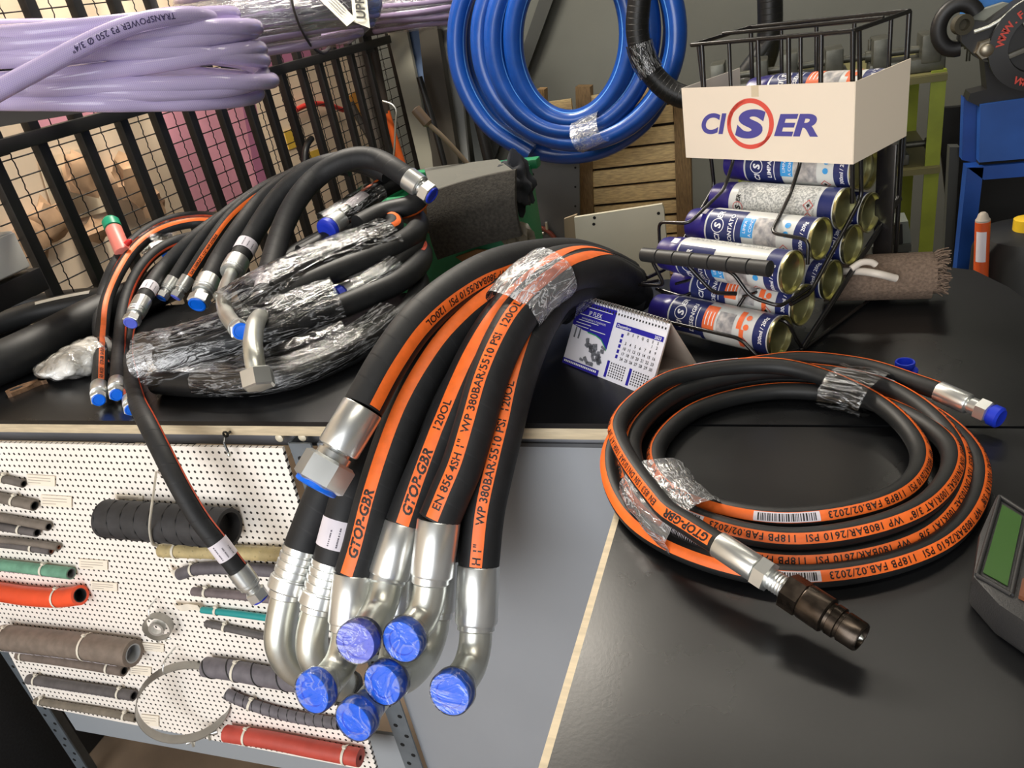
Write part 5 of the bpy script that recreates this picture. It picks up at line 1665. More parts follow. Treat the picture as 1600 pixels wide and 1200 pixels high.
for lab, pts, r, m in [('dark pole leaning between blue coil and off-white board', [(655, 120), (664, 150), (674, 182), (690, 240), (705, 300)], .012, M['black_steel']),
                       ('black pipe standing behind the left strands of the blue coil', [(724, 60), (734, 120), (752, 200), (764, 250), (780, 310)], .022, M['black_steel']),
                       ('thin dark stick leaning against the end of the barred fence', [(548, 160), (566, 195), (590, 235), (612, 275)], .013, mat('dark_stick', (44, 40, 36), .7)),
                       ('grey ribbed conduit standing beside the fence post', [(556, 70), (568, 120), (582, 190), (598, 262), (612, 330)], .026, mat('grey_conduit', (84, 78, 72), .6)),
                       ('dark brown conduit standing beside the grey one', [(580, 70), (592, 130), (604, 190), (618, 262), (630, 330)], .022, mat('brown_conduit', (58, 50, 44), .6)),
                       ('bright orange tube leaning behind the conduits', [(588, 110), (598, 160), (612, 210), (628, 262), (646, 320)], .020, mat('orange_tube', (212, 94, 34), .5))]:
    P = spline([ony(x, y, 2.86) for x, y in pts] + [down(pts[-2], pts[-1], 2.86)], .03)
    solo('leaning_pole', MB().tube(P, r, 12), m, lab, 'pole', smooth=60)
thin = MB().tube(spline([ony(x, y, 2.80) for x, y in ((598, 158), (612, 163), (619, 172), (618, 195), (616, 235), (612, 260))], .01), .0045, 8)
solo('bent_wire', thin, M['zinc_dull'], 'thin bent grey wire hooked beside the orange tube', 'wire', smooth=60)

# --- green bin with a dark mat, cloth and sticks
bx0, bx1, by0, by1, bz = -.83, -.54, 1.47, 1.70, 1.035
gm_ = mat('green_plastic_bin', (28, 122, 78), .45, var=.12, vscale=6)
bin_ = thing('green_bin', 'tall green plastic bin behind the bench, full of offcuts', 'bin', ((bx0 + bx1) / 2, 1.63, 0))
for nm, c, s in (('front_wall', ((bx0 + bx1) / 2, by0, bz / 2), (bx1 - bx0, .008, bz)), ('back_wall', ((bx0 + bx1) / 2, by1, bz / 2), (bx1 - bx0, .008, bz)),
                 ('side_wall', (bx0, (by0 + by1) / 2, bz / 2), (.008, by1 - by0, bz)), ('side_wall', (bx1, (by0 + by1) / 2, bz / 2), (.008, by1 - by0, bz))):
    part(bin_, nm, MB().bbox(c, s, b=.003), gm_)
part(bin_, 'bottom', MB().box(((bx0 + bx1) / 2, (by0 + by1) / 2, .02), (bx1 - bx0, by1 - by0, .02)), gm_, smooth=0)
for c, s in ((((bx0 + bx1) / 2, by0 - .006, bz), (bx1 - bx0 + .04, .030, .022)), (((bx0 + bx1) / 2, by1 + .006, bz), (bx1 - bx0 + .04, .034, .022)), ((bx0 - .006, (by0 + by1) / 2, bz), (.030, by1 - by0, .022))):
    part(bin_, 'rim', MB().bbox(c, s, b=.005), gm_)
part(bin_, 'ridge', MB().bbox(((bx0 + bx1) / 2, by0 - .008, .80), (bx1 - bx0, .020, .06), b=.008), gm_)
mt = thing('rubber_mat', 'square of dark grey felt-like mat hung over the front of the green bin', 'mat', (-.58, 1.42, .80))
mm = mat('dark_felt_mat', (50, 47, 42), .95, var=.35, vscale=160, bump=.5, bscale=300)
TLm, TRm, BRm, BLm = ony(670, 300, 1.435), ony(808, 264, 1.435), ony(817, 367, 1.41), ony(687, 403, 1.41)
n = 10; mb = MB(); V = []
for k in (0, .012):
    for i in range(n + 1):
        for j in range(n + 1):
            u, v = i / n, j / n
            p = TLm * (1 - u) * (1 - v) + TRm * u * (1 - v) + BRm * u * v + BLm * (1 - u) * v
            V.append(p + A(0, -.020 * math.sin(math.pi * v) - .008 * math.sin(math.pi * u) - k, .006 * math.sin(3 * u)))
q = (n + 1)**2; idx = lambda i, j, k: k * q + i * (n + 1) + j
F = [(idx(i, j, 0), idx(i, j + 1, 0), idx(i + 1, j + 1, 0), idx(i + 1, j, 0)) for i in range(n) for j in range(n)]
F += [(idx(i, j, 1), idx(i + 1, j, 1), idx(i + 1, j + 1, 1), idx(i, j + 1, 1)) for i in range(n) for j in range(n)]
for i in range(n):
    F += [(idx(i, 0, 0), idx(i + 1, 0, 0), idx(i + 1, 0, 1), idx(i, 0, 1)), (idx(i, n, 0), idx(i, n, 1), idx(i + 1, n, 1), idx(i + 1, n, 0)),
          (idx(0, i, 0), idx(0, i, 1), idx(0, i + 1, 1), idx(0, i + 1, 0)), (idx(n, i, 0), idx(n, i + 1, 0), idx(n, i + 1, 1), idx(n, i, 1))]
mb.add(V, F); part(mt, 'sheet', mb, mm, smooth=40)
fl = MB(); fl.prism([TLm + A(.004, .004, -.006), TRm + A(-.01, .004, -.010), ony(778, 254, 1.66), ony(664, 268, 1.66)], (0, 0, .008))
part(mt, 'folded_flap', fl, mat('grey_mat_back', (84, 84, 78), .8), 'lighter flap folded over the opening', smooth=0)
for lab, pts, r in [('brown stick with a knobbed end standing in the green bin', [(654, 176), (668, 192), (690, 212), (720, 244), (752, 282)], .008)]:
    P = spline([ony(x, y, 1.66) for x, y in pts], .02)
    st = thing('stick', lab, 'stick', P[-1])
    part(st, 'rod', MB().tube(P, r * .7, 10), mat('brown_stick', (92, 78, 58), .6), smooth=60)
    part(st, 'knob', MB().lathe(P[0], P[1] - P[0], [(-.012, .004), (-.010, .012), (.030, .012), (.036, .006)], 14), mat('worn_knob', (80, 62, 44), .6))


def crumple(name, label, cat, c, size, m, seed, sub=3, amp=.25, parent=None):
    g = np.random.default_rng(seed); bm = bmesh.new(); bmesh.ops.create_icosphere(bm, subdivisions=sub, radius=1.0)
    ph = g.random(9) * 6
    mb = MB()
    for v in bm.verts:
        x, y, z = v.co
        k = 1 + amp * (math.sin(5 * x + ph[0]) * math.sin(6 * y + ph[1]) + .6 * math.sin(9 * z + ph[2] + 4 * x) + .4 * math.sin(13 * y + ph[3]))
        v.co = Vector(A(*c) + A(x * size[0], y * size[1], z * size[2]) * k)
    bm.verts.index_update()
    mb.add([tuple(v.co) for v in bm.verts], [[v.index for v in f.verts] for f in bm.faces]); bm.free()
    if parent is not None: return part(parent, name, mb, m, smooth=50)
    return solo(name, mb, m, label, cat, smooth=50)


crumple('dark_cloth', 'dark crumpled cloth at the corner of the green bin under the blue coil', 'cloth', ony(806, 288, 1.56), (.034, .03, .055), mat('dark_blue_grey_cloth', (44, 46, 52), .9), 3, sub=4, amp=.26)
crumple('plastic_bag', 'crumpled clear plastic bag beside the mat on the green bin', 'bag', ony(812, 385, 1.44), (.030, .03, .040), mat('brownish_clear_plastic', (120, 112, 96), .25, trans=.4), 4, amp=.4)
board_thing('cardboard_scrap', 'brown cardboard scrap sticking out under the dark mat', 'cardboard', [(712, 402), (744, 390), (768, 392), (772, 418), (742, 428), (730, 414)], 1.44, .006, mat('brown_cardboard', (128, 92, 52), .8))
board_thing('cardboard_scrap', 'brown cardboard strip between green bin front and dark mat', 'cardboard', [(657, 312), (670, 318), (680, 372), (664, 360)], 1.44, .006, bpy.data.materials['brown_cardboard'])
# board_thing('cardboard_scrap', 'brown cardboard strip standing between the bin and the perforated grey panel', 'cardboard', [(812, 310), (828, 312), (832, 395), (822, 395)], 1.85, .010, bpy.data.materials['brown_cardboard'])

# --- wooden crate
YC = 2.72
wm = mat('pale_crate_wood', (244, 208, 152), .65, var=.22, vscale=18, stretch=(2, 6, 14), bump=.25, bscale=80)
wm2 = mat('dark_crate_wood', (146, 118, 80), .7, var=.25, vscale=18, stretch=(12, 6, 2), bump=.25, bscale=80)
crate = thing('wooden_crate', 'slatted wooden crate standing against the back wall under the blue coil', 'crate', ony(955, 700, YC))
fl_ = lambda x, y: down((x, y), (x + (y - 130) * .065 * .2 + 2.5, y + 100), YC, 0.02)
for x0, x1, yt in ((838, 850, 140), (899, 922, 136), (1052, 1076, 150)):
    P = [fl_(x0, yt), fl_(x1, yt), ony(x1, yt, YC), ony(x0, yt, YC)]
    part(crate, 'post', MB().prism(P, A(0, .05, 0)), wm2, smooth=0)
zb = [ony(985, y, YC)[2] for y in (140, 171, 202, 232, 261, 290, 318, 342, 372, 404, 436, 470)]
for xa, xb in ((850, 899), (922, 1052)):
    for i in range(len(zb) - 1):
        j = .003 * random.uniform(-1, 1)
        zc = (zb[i] + zb[i + 1]) / 2; hh = (zb[i] - zb[i + 1]) - .009 + j
        Xa, Xb = ony(xa, 250, YC)[0] - .01, ony(xb, 250, YC)[0] + .01
        part(crate, 'plank', MB().bbox(((Xa + Xb) / 2, YC + .018 + j, zc + .06 * 0), (Xb - Xa, .014, hh), b=.002), wm)
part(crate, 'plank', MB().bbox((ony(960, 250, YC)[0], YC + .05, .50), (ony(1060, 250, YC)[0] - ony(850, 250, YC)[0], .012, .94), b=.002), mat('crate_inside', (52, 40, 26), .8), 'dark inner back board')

# --- grey perforated sheet, white panel, red hose
YP = 2.62
sh = thing('perforated_upright', 'grey steel sheet with bolt holes along both edges, standing before the crate', 'panel', ony(865, 600, YP))
gs = mat('grey_sheet_steel', (98, 100, 102), .5, .2, var=.08, vscale=6)
P = [down((822, 258), (834, 470), YP), down((905, 262), (906, 470), YP), ony(905, 200, YP), ony(820, 200, YP)]
part(sh, 'sheet', MB().prism(P, A(0, .012, 0)), gs, smooth=0)
hb = MB()
for k in range(9):
    for xx in (833 + k * .8, 899):
        c = ony(xx, 262 + 30 * k, YP) if xx > 850 else ony(xx, 272 + 26 * k, YP)
        hb.lathe(c + A(0, -.0006, 0), (0, -1, 0), [(0, .004), (.0006, .004)], 8)
part(sh, 'bolt_holes', hb, M['hole'], 'rows of small dark holes', kind='stuff', smooth=0)
wp = thing('laminate_board', 'scuffed off-white laminated panel leaning behind the bench', 'panel', ony(960, 470, 1.62))
mw = mat('scuffed_white_panel', (178, 172, 152), .45, var=.08, vscale=5)
mk = mat('panel_edge_card', (128, 112, 88), .7)


def leant(x, q):
    y = 1.62
    for _ in range(6): y = 1.50 + .12 * ony(x, q, y)[2]
    return ony(x, q, y)


def leant_foot(a, b):
    p, q = leant(*a), leant(*b); t = p[2] / (p[2] - q[2]); return p + (q - p) * t


part(wp, 'face', MB().prism([leant(897, 340), leant_foot((897, 340), (908, 470)), leant_foot((1037, 326), (1050, 470)), leant(1037, 326), leant(1034, 319)], A(0, .010, 0)), mw, smooth=0)
part(wp, 'side_board', MB().prism([leant(879, 345) + A(0, .012, 0), leant_foot((879, 345), (886, 470)) + A(0, .012, 0), leant_foot((899, 338), (910, 470)) + A(0, .012, 0), leant(899, 338) + A(0, .012, 0)], A(0, .010, 0)), mk, 'brown card edge', smooth=0)
d = MB()
for x, y in ((1029, 333), (929, 340), (928, 350)):
    p = leant(x, y) - A(0, .001, 0)
    d.lathe(p, (0, -1, 0), [(0, .0035), (.001, .0035)], 8)
part(wp, 'screw_hole', d, M['hole'], kind='stuff', smooth=0)
rh = thing('red_hose', 'thin reddish brown hose curving down in front of the grey perforated sheet', 'hose', ony(880, 396, YP))
part(rh, 'hose_tube', MB().tube(spline([ony(x, y, YP - .01) for x, y in ((800, 362), (828, 355), (846, 356), (862, 366), (874, 384), (880, 402), (884, 520))], .01), .008, 12), mat('red_brown_rubber', (126, 62, 48), .5), smooth=60)
part(rh, 'fitting', MB().lathe(ony(855, 360, YP - .012), ony(853, 342, YP - .012) - ony(855, 360, YP - .012), [(0, .004), (.010, .006), (.030, .006), (.032, .004)], 12), M['zinc_dull'])
part(rh, 'tail', MB().tube([ony(826, 368, YP - .012), ony(850, 364, YP - .012)], .005, 10), M['zinc_dull'])

# --- big blue coil and the black hose
bc_ = thing('blue_hose_coil', 'big coil of bright blue hose hanging at the back wall', 'hose', ony(890, 255, 2.35))
CL = []
key = [(0, 186, 194), (1, 150, 164), (2, 118, 148), (3, 90, 131), (3.6, 86, 128)]
for t in np.arange(0, 3.62, 1 / 14):
    rx = np.interp(t, [k[0] for k in key], [k[1] for k in key]); ry = np.interp(t, [k[0] for k in key], [k[2] for k in key])
    a = 2 * math.pi * t + 1.9
    CL.append(ony(890 + 6 * math.sin(t * 2) + rx * math.cos(a), 56 + ry * math.sin(a), 2.42 - .016 * t + .02 * math.sin(5 * t)))
for t in np.arange(0, .9, 1 / 14):
    pass
P = Path(CL, .018)
bt_ = mat('blue_hose_wall', (14, 66, 146), .32, var=.08, vscale=30, coat=.3)
tb = part(bc_, 'hose_wall', MB().tube(P.P, .0305, 20), bt_, smooth=60)
sf = Surf(P, .0305, lambda p, t, u: facing(p, t, 40))
m_ = MB(); band(m_, sf, .01, P.len - .01, .0035, .0005, 2)
part(tb, 'moulded_line', m_, mat('pale_blue_line', (88, 142, 214), .4), 'paler moulded line', smooth=60)
# a second set of turns lying behind
CL = []
for t in np.arange(0, 1.05, 1 / 14):
    a = 2 * math.pi * t + .4
    CL.append(ony(888 + (170 - 6 * t) * math.cos(a), 50 + (185 + 4 * t) * math.sin(a) + (6 if math.sin(a) > 0 else 0), 2.50))
part(bc_, 'hose_wall', MB().tube(spline(CL, .02), .0305, 20), bt_, smooth=60)
film_sleeve(bc_, spline([ony(904, 214, 2.37), ony(925, 204, 2.37), ony(944, 196, 2.37)], .012), .085, 'film_milky', .06, 22, squash=(.55, 1.0), seed=51)
hk_ = MB().tube([(ony(890, -140, 2.42)[0], 2.40, ony(890, -140, 2.42)[2] + .03), (ony(890, -140, 2.42)[0], 3.27, ony(890, -140, 2.42)[2] + .06)], .012, 10)
solo('wall_hook', hk_, M['black_steel'], 'steel hook on the back wall that carries the blue coil', 'hook', smooth=60)
bk_ = thing('black_hose_coil', 'ribbed black hose loop hanging in front of the blue coil', 'hose', ony(1060, 165, 2.25))
P = spline([ony(x, y, 2.25) for x, y in ((1020, -120), (1006, -60), (999, 0), (996, 50), (1006, 92), (1026, 124), (1054, 146), (1090, 155), (1140, 150), (1180, 120), (1200, 70), (1203, 0), (1198, -70), (1180, -130))], .012)
part(bk_, 'hose_wall', MB().tube(P, .031, 18), rubber('ribbed_black_hose', (20, 20, 21), .4, ring=70, amount=.6, helix=0), smooth=60)
film_sleeve(bk_, P[int(len(P) * .27):int(len(P) * .36)], .036, 'film', .08, 18, seed=52)
st_ = MB(); st_.tube(spline([ony(x, y, 2.24) for x, y in ((1204, 60), (1192, 80), (1178, 96), (1166, 112))], .01), .022, 10)
part(bk_, 'loose_end', st_, M['rubber_smooth'], smooth=60)

# ================================================================== clear hose coils on the fence
lav = mat('clear_lilac_pvc', (196, 182, 222), .18, trans=.25, sub=.0, coat=.3, ior=1.3)
nt = lav.node_tree; N, L = nt.nodes, nt.links; pr = N['Principled BSDF']
uv = N.new('ShaderNodeUVMap'); sx = N.new('ShaderNodeSeparateXYZ'); L.new(uv.outputs['UV'], sx.inputs[0])


def saw(sign):
    a = N.new('ShaderNodeMath'); a.operation = 'MULTIPLY'; a.inputs[1].default_value = 330; L.new(sx.outputs['X'], a.inputs[0])
    b = N.new('ShaderNodeMath'); b.operation = 'MULTIPLY_ADD'; b.inputs[1].default_value = 14 * sign; L.new(sx.outputs['Y'], b.inputs[0]); L.new(a.outputs[0], b.inputs[2])
    c = N.new('ShaderNodeMath'); c.operation = 'SINE'
    d_ = N.new('ShaderNodeMath'); d_.operation = 'MULTIPLY'; d_.inputs[1].default_value = 2 * math.pi; L.new(b.outputs[0], d_.inputs[0]); L.new(d_.outputs[0], c.inputs[0])
    return c.outputs[0]


mxx = N.new('ShaderNodeMath'); mxx.operation = 'MAXIMUM'; L.new(saw(1), mxx.inputs[0]); L.new(saw(-1), mxx.inputs[1])
cr = N.new('ShaderNodeValToRGB'); cr.color_ramp.elements[0].position = .55; cr.color_ramp.elements[1].position = 1.0
cr.color_ramp.elements[0].color = srgb(190, 176, 222); cr.color_ramp.elements[1].color = srgb(214, 204, 232)
L.new(mxx.outputs[0], cr.inputs['Fac']); L.new(cr.outputs['Color'], pr.inputs['Base Color'])
CX, CY = nrm(A(.943, .287, 0)), nrm(A(-.287, .943, 0))


def lilac_coil(label, c, R, ry, h, n, r, tilt, seed, tail=False):
    g = np.random.default_rng(seed)
    root = thing('clear_hose_coil', label, 'hose', c - UP * h / 2, 'clear lilac hose coils on the fence')
    for k in range(n):
        z = -h / 2 + h * (k + .5) / n
        rr = R * (1 - .05 * g.random() - (.10 if k in (0, n - 1) else 0)); j = g.random() * 6; ti = tilt + .05 * (g.random() - .5)
        pts = []
        for a in np.linspace(0, 2 * math.pi, 26, endpoint=False):
            x, y = rr * math.cos(a), ry * (1 - .05 * g.random()) * math.sin(a)
            pts.append(c + CX * x + CY * y + UP * (z + ti * x + .010 * math.sin(2 * a + j) + .012 * math.sin(a + j) - .03 * (abs(x) / R)**3 * (z / h)))
        part(root, 'turn', MB().tube(spline(pts, .014, True), r, 14, closed=True), lav, smooth=60)
    return root


c1 = dep(140, 92, 1.42)
lc = lilac_coil('nearest coil of clear lilac braided hose, its loose end crossing it slantwise', c1, .315, .21, .140, 8, .0142, -.15, 61)
P = Path(D([(-60, 175, 1.14), (0, 140, 1.15), (60, 108, 1.165), (120, 76, 1.18), (180, 48, 1.20), (240, 30, 1.23), (300, 24, 1.28), (330, 30, 1.32)]), .01)
tl = part(lc, 'loose_end', MB().tube(P.P, .0145, 16), lav, 'loose end of the hose', smooth=60)
sf = Surf(P, .0145, phi_dirs((0, -5), (1, 0)))
t = MB(); wrap_text(t, sf, 'TRANSPOWER P3 250 Ø 3/4"', P.len * .80, .0125, -1, .008, .1, 1.05)
part(tl, 'lettering', t, mat('violet_grey_ink', (52, 44, 84), .6), smooth=0, kind='stuff')
wl = mat('wrapped_lilac_hose', (150, 134, 166), .25, var=.10, vscale=10, stretch=(1, 1, 20), coat=.4, trans=.1)
for lab, c, R, ry, h, seed in [('second coil of clear hose, wrapped in film with a white printed tag', dep(432, 22, 2.05), .265, .18, .17, 71), ('rear coil of clear hose wrapped in film, nearest to the blue coil', dep(652, 2, 2.75), .22, .16, .17, 72)]:
    root = thing('clear_hose_coil', lab, 'hose', c - UP * h / 2, 'clear lilac hose coils on the fence')
    g = np.random.default_rng(seed)
    nn = 7
    for k in range(nn):
        z = -h / 2 + h * (k + .5) / nn; q = math.sqrt(max(.1, 1 - (2 * z / h)**2 * .55)); j = g.random() * 6
        pts = [c + CX * R * q * math.cos(a) + CY * ry * q * math.sin(a) + UP * (z - .05 * R * math.cos(a) + .006 * math.sin(2 * a + j)) for a in np.linspace(0, 2 * math.pi, 24, endpoint=False)]
        part(root, 'turn', MB().tube(spline(pts, .016, True), .0135, 12, closed=True), wl, smooth=60)
    mb = MB(); V = []; na, nz = 44, 10
    for i in range(nz + 1):
        z = -h / 2 - .008 + (h + .016) * i / nz; q = math.sqrt(max(.04, 1 - (2 * z / (h + .03))**2 * .75)) * 1.075
        for a in np.linspace(0, 2 * math.pi, na, endpoint=False):
            V.append(c + CX * R * q * math.cos(a) + CY * ry * q * math.sin(a) + UP * (z - .05 * R * math.cos(a) + .003 * g.random()))
    mb.add(V, [(i * na + k, i * na + (k + 1) % na, (i + 1) * na + (k + 1) % na, (i + 1) * na + k) for i in range(nz) for k in range(na)])
    part(root, 'film_wrap', mb, film_mat('coil_film_%d' % seed, .10, .45, .12, 14, .2, (1, 1, 9)), 'clear film stretched round the coil', smooth=70)
    if seed == 71:
        band_ = MB(); xs = .035
        pp = [c + CX * (R * 1.09 * math.cos(a)) * 0 + CX * (.10) + CY * (ry * 1.12 * math.cos(a)) + UP * ((h * .66) * math.sin(a)) for a in np.linspace(0, 2 * math.pi, 30, endpoint=False)]
        part(root, 'strap', band_.tube(pp, .006, 8, closed=True, squash=(.5, 1)), mat('dark_strap', (52, 48, 48), .6), 'dark strap', smooth=60)
        tg = MB(); a_, b_, c_, d_ = [dep(x, y, 1.86) for x, y in ((500, -4), (576, -8), (578, 44), (540, 40))]
        e_ = dep(541, 40, 1.85); tg.prism([dep(498, -2, 1.86), dep(514, -14, 1.86), dep(556, 30, 1.86), dep(542, 41, 1.86)], UP * .0 + A(0, .001, 0))
        part(root, 'label_tag', tg, mat('tag_paper', (206, 204, 190), .6), 'white printed tag', smooth=0)
        tg = MB(); tg.prism([dep(548, -14, 1.865), dep(572, -14, 1.865), dep(578, 44, 1.865), dep(552, 34, 1.865)], A(0, .001, 0))
        tp = part(root, 'label_tag', tg, bpy.data.materials['tag_paper'], 'white printed tag with black letters', smooth=0)
        t = MB(); o = dep(571, 30, 1.860); yy = nrm(dep(553, 29, 1.860) - o); xx = nrm(dep(567, -12, 1.860) - o)
        flat_text(t, 'UPRIR', o - yy * .0, -xx * -1, yy, .030, .03, 0, 1, 'l')
        part(tp, 'lettering', t, M['ink'], smooth=0, kind='stuff')
        t = MB(); o = dep(507, 0, 1.857); xx = nrm(dep(541, 34, 1.857) - o); yy = nrm(dep(515, -8, 1.857) - o)
        for k in range(5): t.quad(o + xx * .008 + yy * (.004 + .006 * k), o + xx * .055 + yy * (.004 + .006 * k), o + xx * .055 + yy * (.0055 + .006 * k), o + xx * .008 + yy * (.0055 + .006 * k))
        part(tp, 'small_print', t, M['label_ink'], smooth=0, kind='stuff')
# arms that carry them
for (px, py, dd, L_) in ((30, 178, 1.42, .40), (430, 62, 2.05, .30), (650, 36, 2.75, .26)):
    e = dep(px, py, dd); y = e[1]; z = e[2]
    rt = thing('bracket_arm', {30: 'dark grey bracket arm under the nearest lilac coil', 430: 'bracket arm under the film-wrapped coil with the tag', 650: 'bracket arm under the rear lilac coil'}[px], 'bracket', (XF, y, z - .03))
    part(rt, 'arm', MB().bbox((XF + L_ / 2 + .01, y, z), (L_, .045, .030), b=.003), mat('dark_grey_steel', (52, 54, 54), .5) if px == 30 else M['black_steel'])
    part(rt, 'plate', MB().bbox((XF + .018, y, z - .02), (.008, .07, .10), b=.002), M['black_steel'])

# ================================================================== behind the fence
XW = -1.75


def wall_panel(name, label, cat, px, m, x=XW + .004, group=None):
    P = [onx(a, b, x) for a, b in px]
    return solo(name, MB().prism(P, A(-.003, 0, 0)), m, label, cat, group, smooth=0)


pink = mat('pink_poster', (226, 158, 174), .6, var=.08, vscale=6); pink2 = mat('mauve_poster', (186, 118, 150), .6, var=.08, vscale=6)
wall_panel('wall_poster', 'pale pink sheet on the wall behind the middle fence bars', 'poster', [(246, 172), (372, 130), (404, 300), (300, 345)], pink)
wall_panel('wall_poster', 'mauve strip beside the pale pink sheet behind the fence', 'poster', [(372, 130), (392, 128), (424, 275), (404, 300)], pink2)
wall_panel('wall_poster', 'pink band above the fence rail behind the nearest lilac coil', 'poster', [(40, 130), (240, 110), (244, 160), (50, 205)], pink, XW + .0075)
wall_panel('wall_poster', 'mauve band above the rail behind the second lilac coil', 'poster', [(395, 60), (540, 40), (546, 74), (404, 112)], pink2, XW + .0075)
wall_panel('wall_poster', 'grey-white sheet low on the wall behind the fence foot', 'poster', [(60, 250), (150, 225), (170, 330), (90, 350)], mat('ivory_sheet', (226, 208, 178), .7), XW + .0075)
tan = mat('tan_paper', (186, 150, 116), .8, var=.15, vscale=20)
for k, (x, y, sx_, sz_) in enumerate([(125, 275, .045, .06), (205, 285, .05, .07), (240, 320, .04, .05), (50, 375, .04, .05), (150, 360, .05, .03), (75, 345, .05, .05)]):
    crumple('hanging_packet', ['folded tan paper packet behind the third fence gap', 'larger tan paper packet behind the fourth fence gap', 'small tan packet low behind the fifth fence bar', 'tan packet close to the pale grey junction box', 'flat tan packet above the thick pipes', 'tan packet between first two fence bars'][k], 'packet', onx(x, y, XW + .03), (.022, sx_, sz_), tan, 80 + k, 2, .3)
solo('red_tube', MB().tube(spline([onx(x, y, XW + .03) for x, y in ((462, 172), (480, 164), (500, 162), (520, 166), (536, 172))], .01), .010, 10), mat('bright_red_tube', (214, 60, 52), .4), 'short bright red curved tube on the wall behind the fence', 'tube', smooth=60)
ye = mat('yellow_sheet', (226, 186, 70), .6)
wall_panel('yellow_tag', 'yellow tag on the wall under the red tube', 'tag', [(444, 205), (462, 200), (468, 228), (452, 234)], ye)
wall_panel('yellow_tag', 'second yellow tag close above the arched hoses', 'tag', [(482, 238), (500, 232), (506, 256), (488, 260)], ye, XW + .004)
wall_panel('orange_tag', 'orange-yellow tag beside the last fence bars', 'tag', [(546, 150), (560, 140), (566, 182), (552, 186)], mat('amber_sheet', (216, 150, 60), .6))
solo('black_hook_rod', MB().tube(spline([onx(x, y, XF + .05) for x, y in ((487, 216), (481, 224), (477, 238), (476, 258))], .01), .010, 8), M['black_steel'], 'short black bent rod on the fence above the arched hoses', 'rod', smooth=60)

# ================================================================== right side: carpet roll, rack, blue machine
rc = thing('carpet_roll', 'rolled taupe carpet with frayed end lying on the bench behind the rack', 'carpet', onz(1400, 466, Z0))
cm_ = mat('taupe_carpet', (116, 98, 84), .95, var=.25, vscale=300, bump=.8, bscale=500)
c_a, c_b = onz(1285, 436, Z0 + .034), onz(1461, 430, Z0 + .034)
ax = nrm(c_b - c_a); ay = nrm(np.cross(UP, ax)); Lc = np.linalg.norm(c_b - c_a)
sp = []; nn = 70
for i in range(nn):
    q = i / (nn - 1); a = q * 2 * math.pi * 2.2 + 2.2; r = .012 + .0185 * q
    sp.append((r * math.cos(a), max(-.0335, r * math.sin(a))))
mb = MB(); V = []
for k in (0, 1):
    for (y, z) in sp: V.append(c_a + ax * Lc * k + ay * y + UP * z)
for k in (0, 1):
    for (y, z) in sp: V.append(c_a + ax * Lc * k + ay * y * .86 + UP * z * .86)
F = [(i, i + 1, nn + i + 1, nn + i) for i in range(nn - 1)] + [(2 * nn + i + 1, 2 * nn + i, 3 * nn + i, 3 * nn + i + 1) for i in range(nn - 1)]
F += [(nn + i, nn + i + 1, 3 * nn + i + 1, 3 * nn + i) for i in range(nn - 1)] + [(i + 1, i, 2 * nn + i, 2 * nn + i + 1) for i in range(nn - 1)] + [(nn - 1, 2 * nn - 1, 4 * nn - 1, 3 * nn - 1)]
mb.add(V, F)
part(rc, 'rolled_pile', mb, cm_, smooth=50)
part(rc, 'core', MB().lathe(c_a + ax * .002, ax, [(0, .030), (Lc - .006, .030)], 24), cm_)
fr = MB(); g = np.random.default_rng(4)
for i in range(260):
    y, z = sp[int(g.integers(18, nn))]; p = c_a + ax * Lc + ay * y + UP * z
    e = p + ax * (.003 + .013 * g.random()) + UP * (.012 * (g.random() - .4)) + ay * .012 * (g.random() - .5)
    fr.tube([p - ax * .003, (p + e) / 2 + UP * .002, e], .0009, 4)
part(rc, 'frayed_threads', fr, cm_, kind='stuff', smooth=0)
wt_ = thing('plastic_scraper', 'white plastic tool with a forked end lying over the carpet roll', 'tool', onz(1350, 440, Z0 + .05))
p = [onz(1318, 424, Z0 + .055), onz(1345, 424, Z0 + .060), onz(1372, 428, Z0 + .060), onz(1400, 435, Z0 + .050)]
wpl = mat('white_plastic', (214, 204, 192), .35)
part(wt_, 'shank', MB().tube(spline(p, .004), .0048, 12), wpl, smooth=60)
part(wt_, 'fork', MB().tube(spline([onz(1330, 420, Z0 + .066), onz(1346, 410, Z0 + .072), onz(1362, 410, Z0 + .070), onz(1368, 414, Z0 + .066)], .003), .0042, 10), wpl, smooth=60)

YR = 1.95
lr = thing('lime_rack', 'lime green steel shelf rack holding grey metal tools, behind the display', 'rack', ony(1440, 420, YR))
lm = mat('lime_paint', (136, 148, 40), .5, var=.15, vscale=12); lmd = mat('dull_shelf_paint', (104, 100, 60), .6)  # shelves and rails are a duller olive-brown than the lime legs
fx = ony(1466, 130, YR)[0]; LW = fx - ony(1158, 118, YR)[0]
zsh = [ony(1460, 118, YR)[2], ony(1452, 262, YR)[2]]
for x, y in ((fx, YR), (fx - LW, YR), (fx, YR + .36), (fx - LW, YR + .36)):
    lg_ = MB(); lg_.box((x, y, (zsh[0] + .01) / 2), (.030, .004, zsh[0] + .01)); lg_.box((x + .013, y + .015, (zsh[0] + .01) / 2), (.004, .030, zsh[0] + .01))
    part(lr, 'leg', lg_, lm, smooth=0)
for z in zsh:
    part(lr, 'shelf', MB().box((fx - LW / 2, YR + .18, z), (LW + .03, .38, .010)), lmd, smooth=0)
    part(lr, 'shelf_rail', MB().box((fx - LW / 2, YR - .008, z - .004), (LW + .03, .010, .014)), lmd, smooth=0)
tm = mat('dull_tool_steel', (92, 92, 84), .42, .7, var=.3, vscale=25)


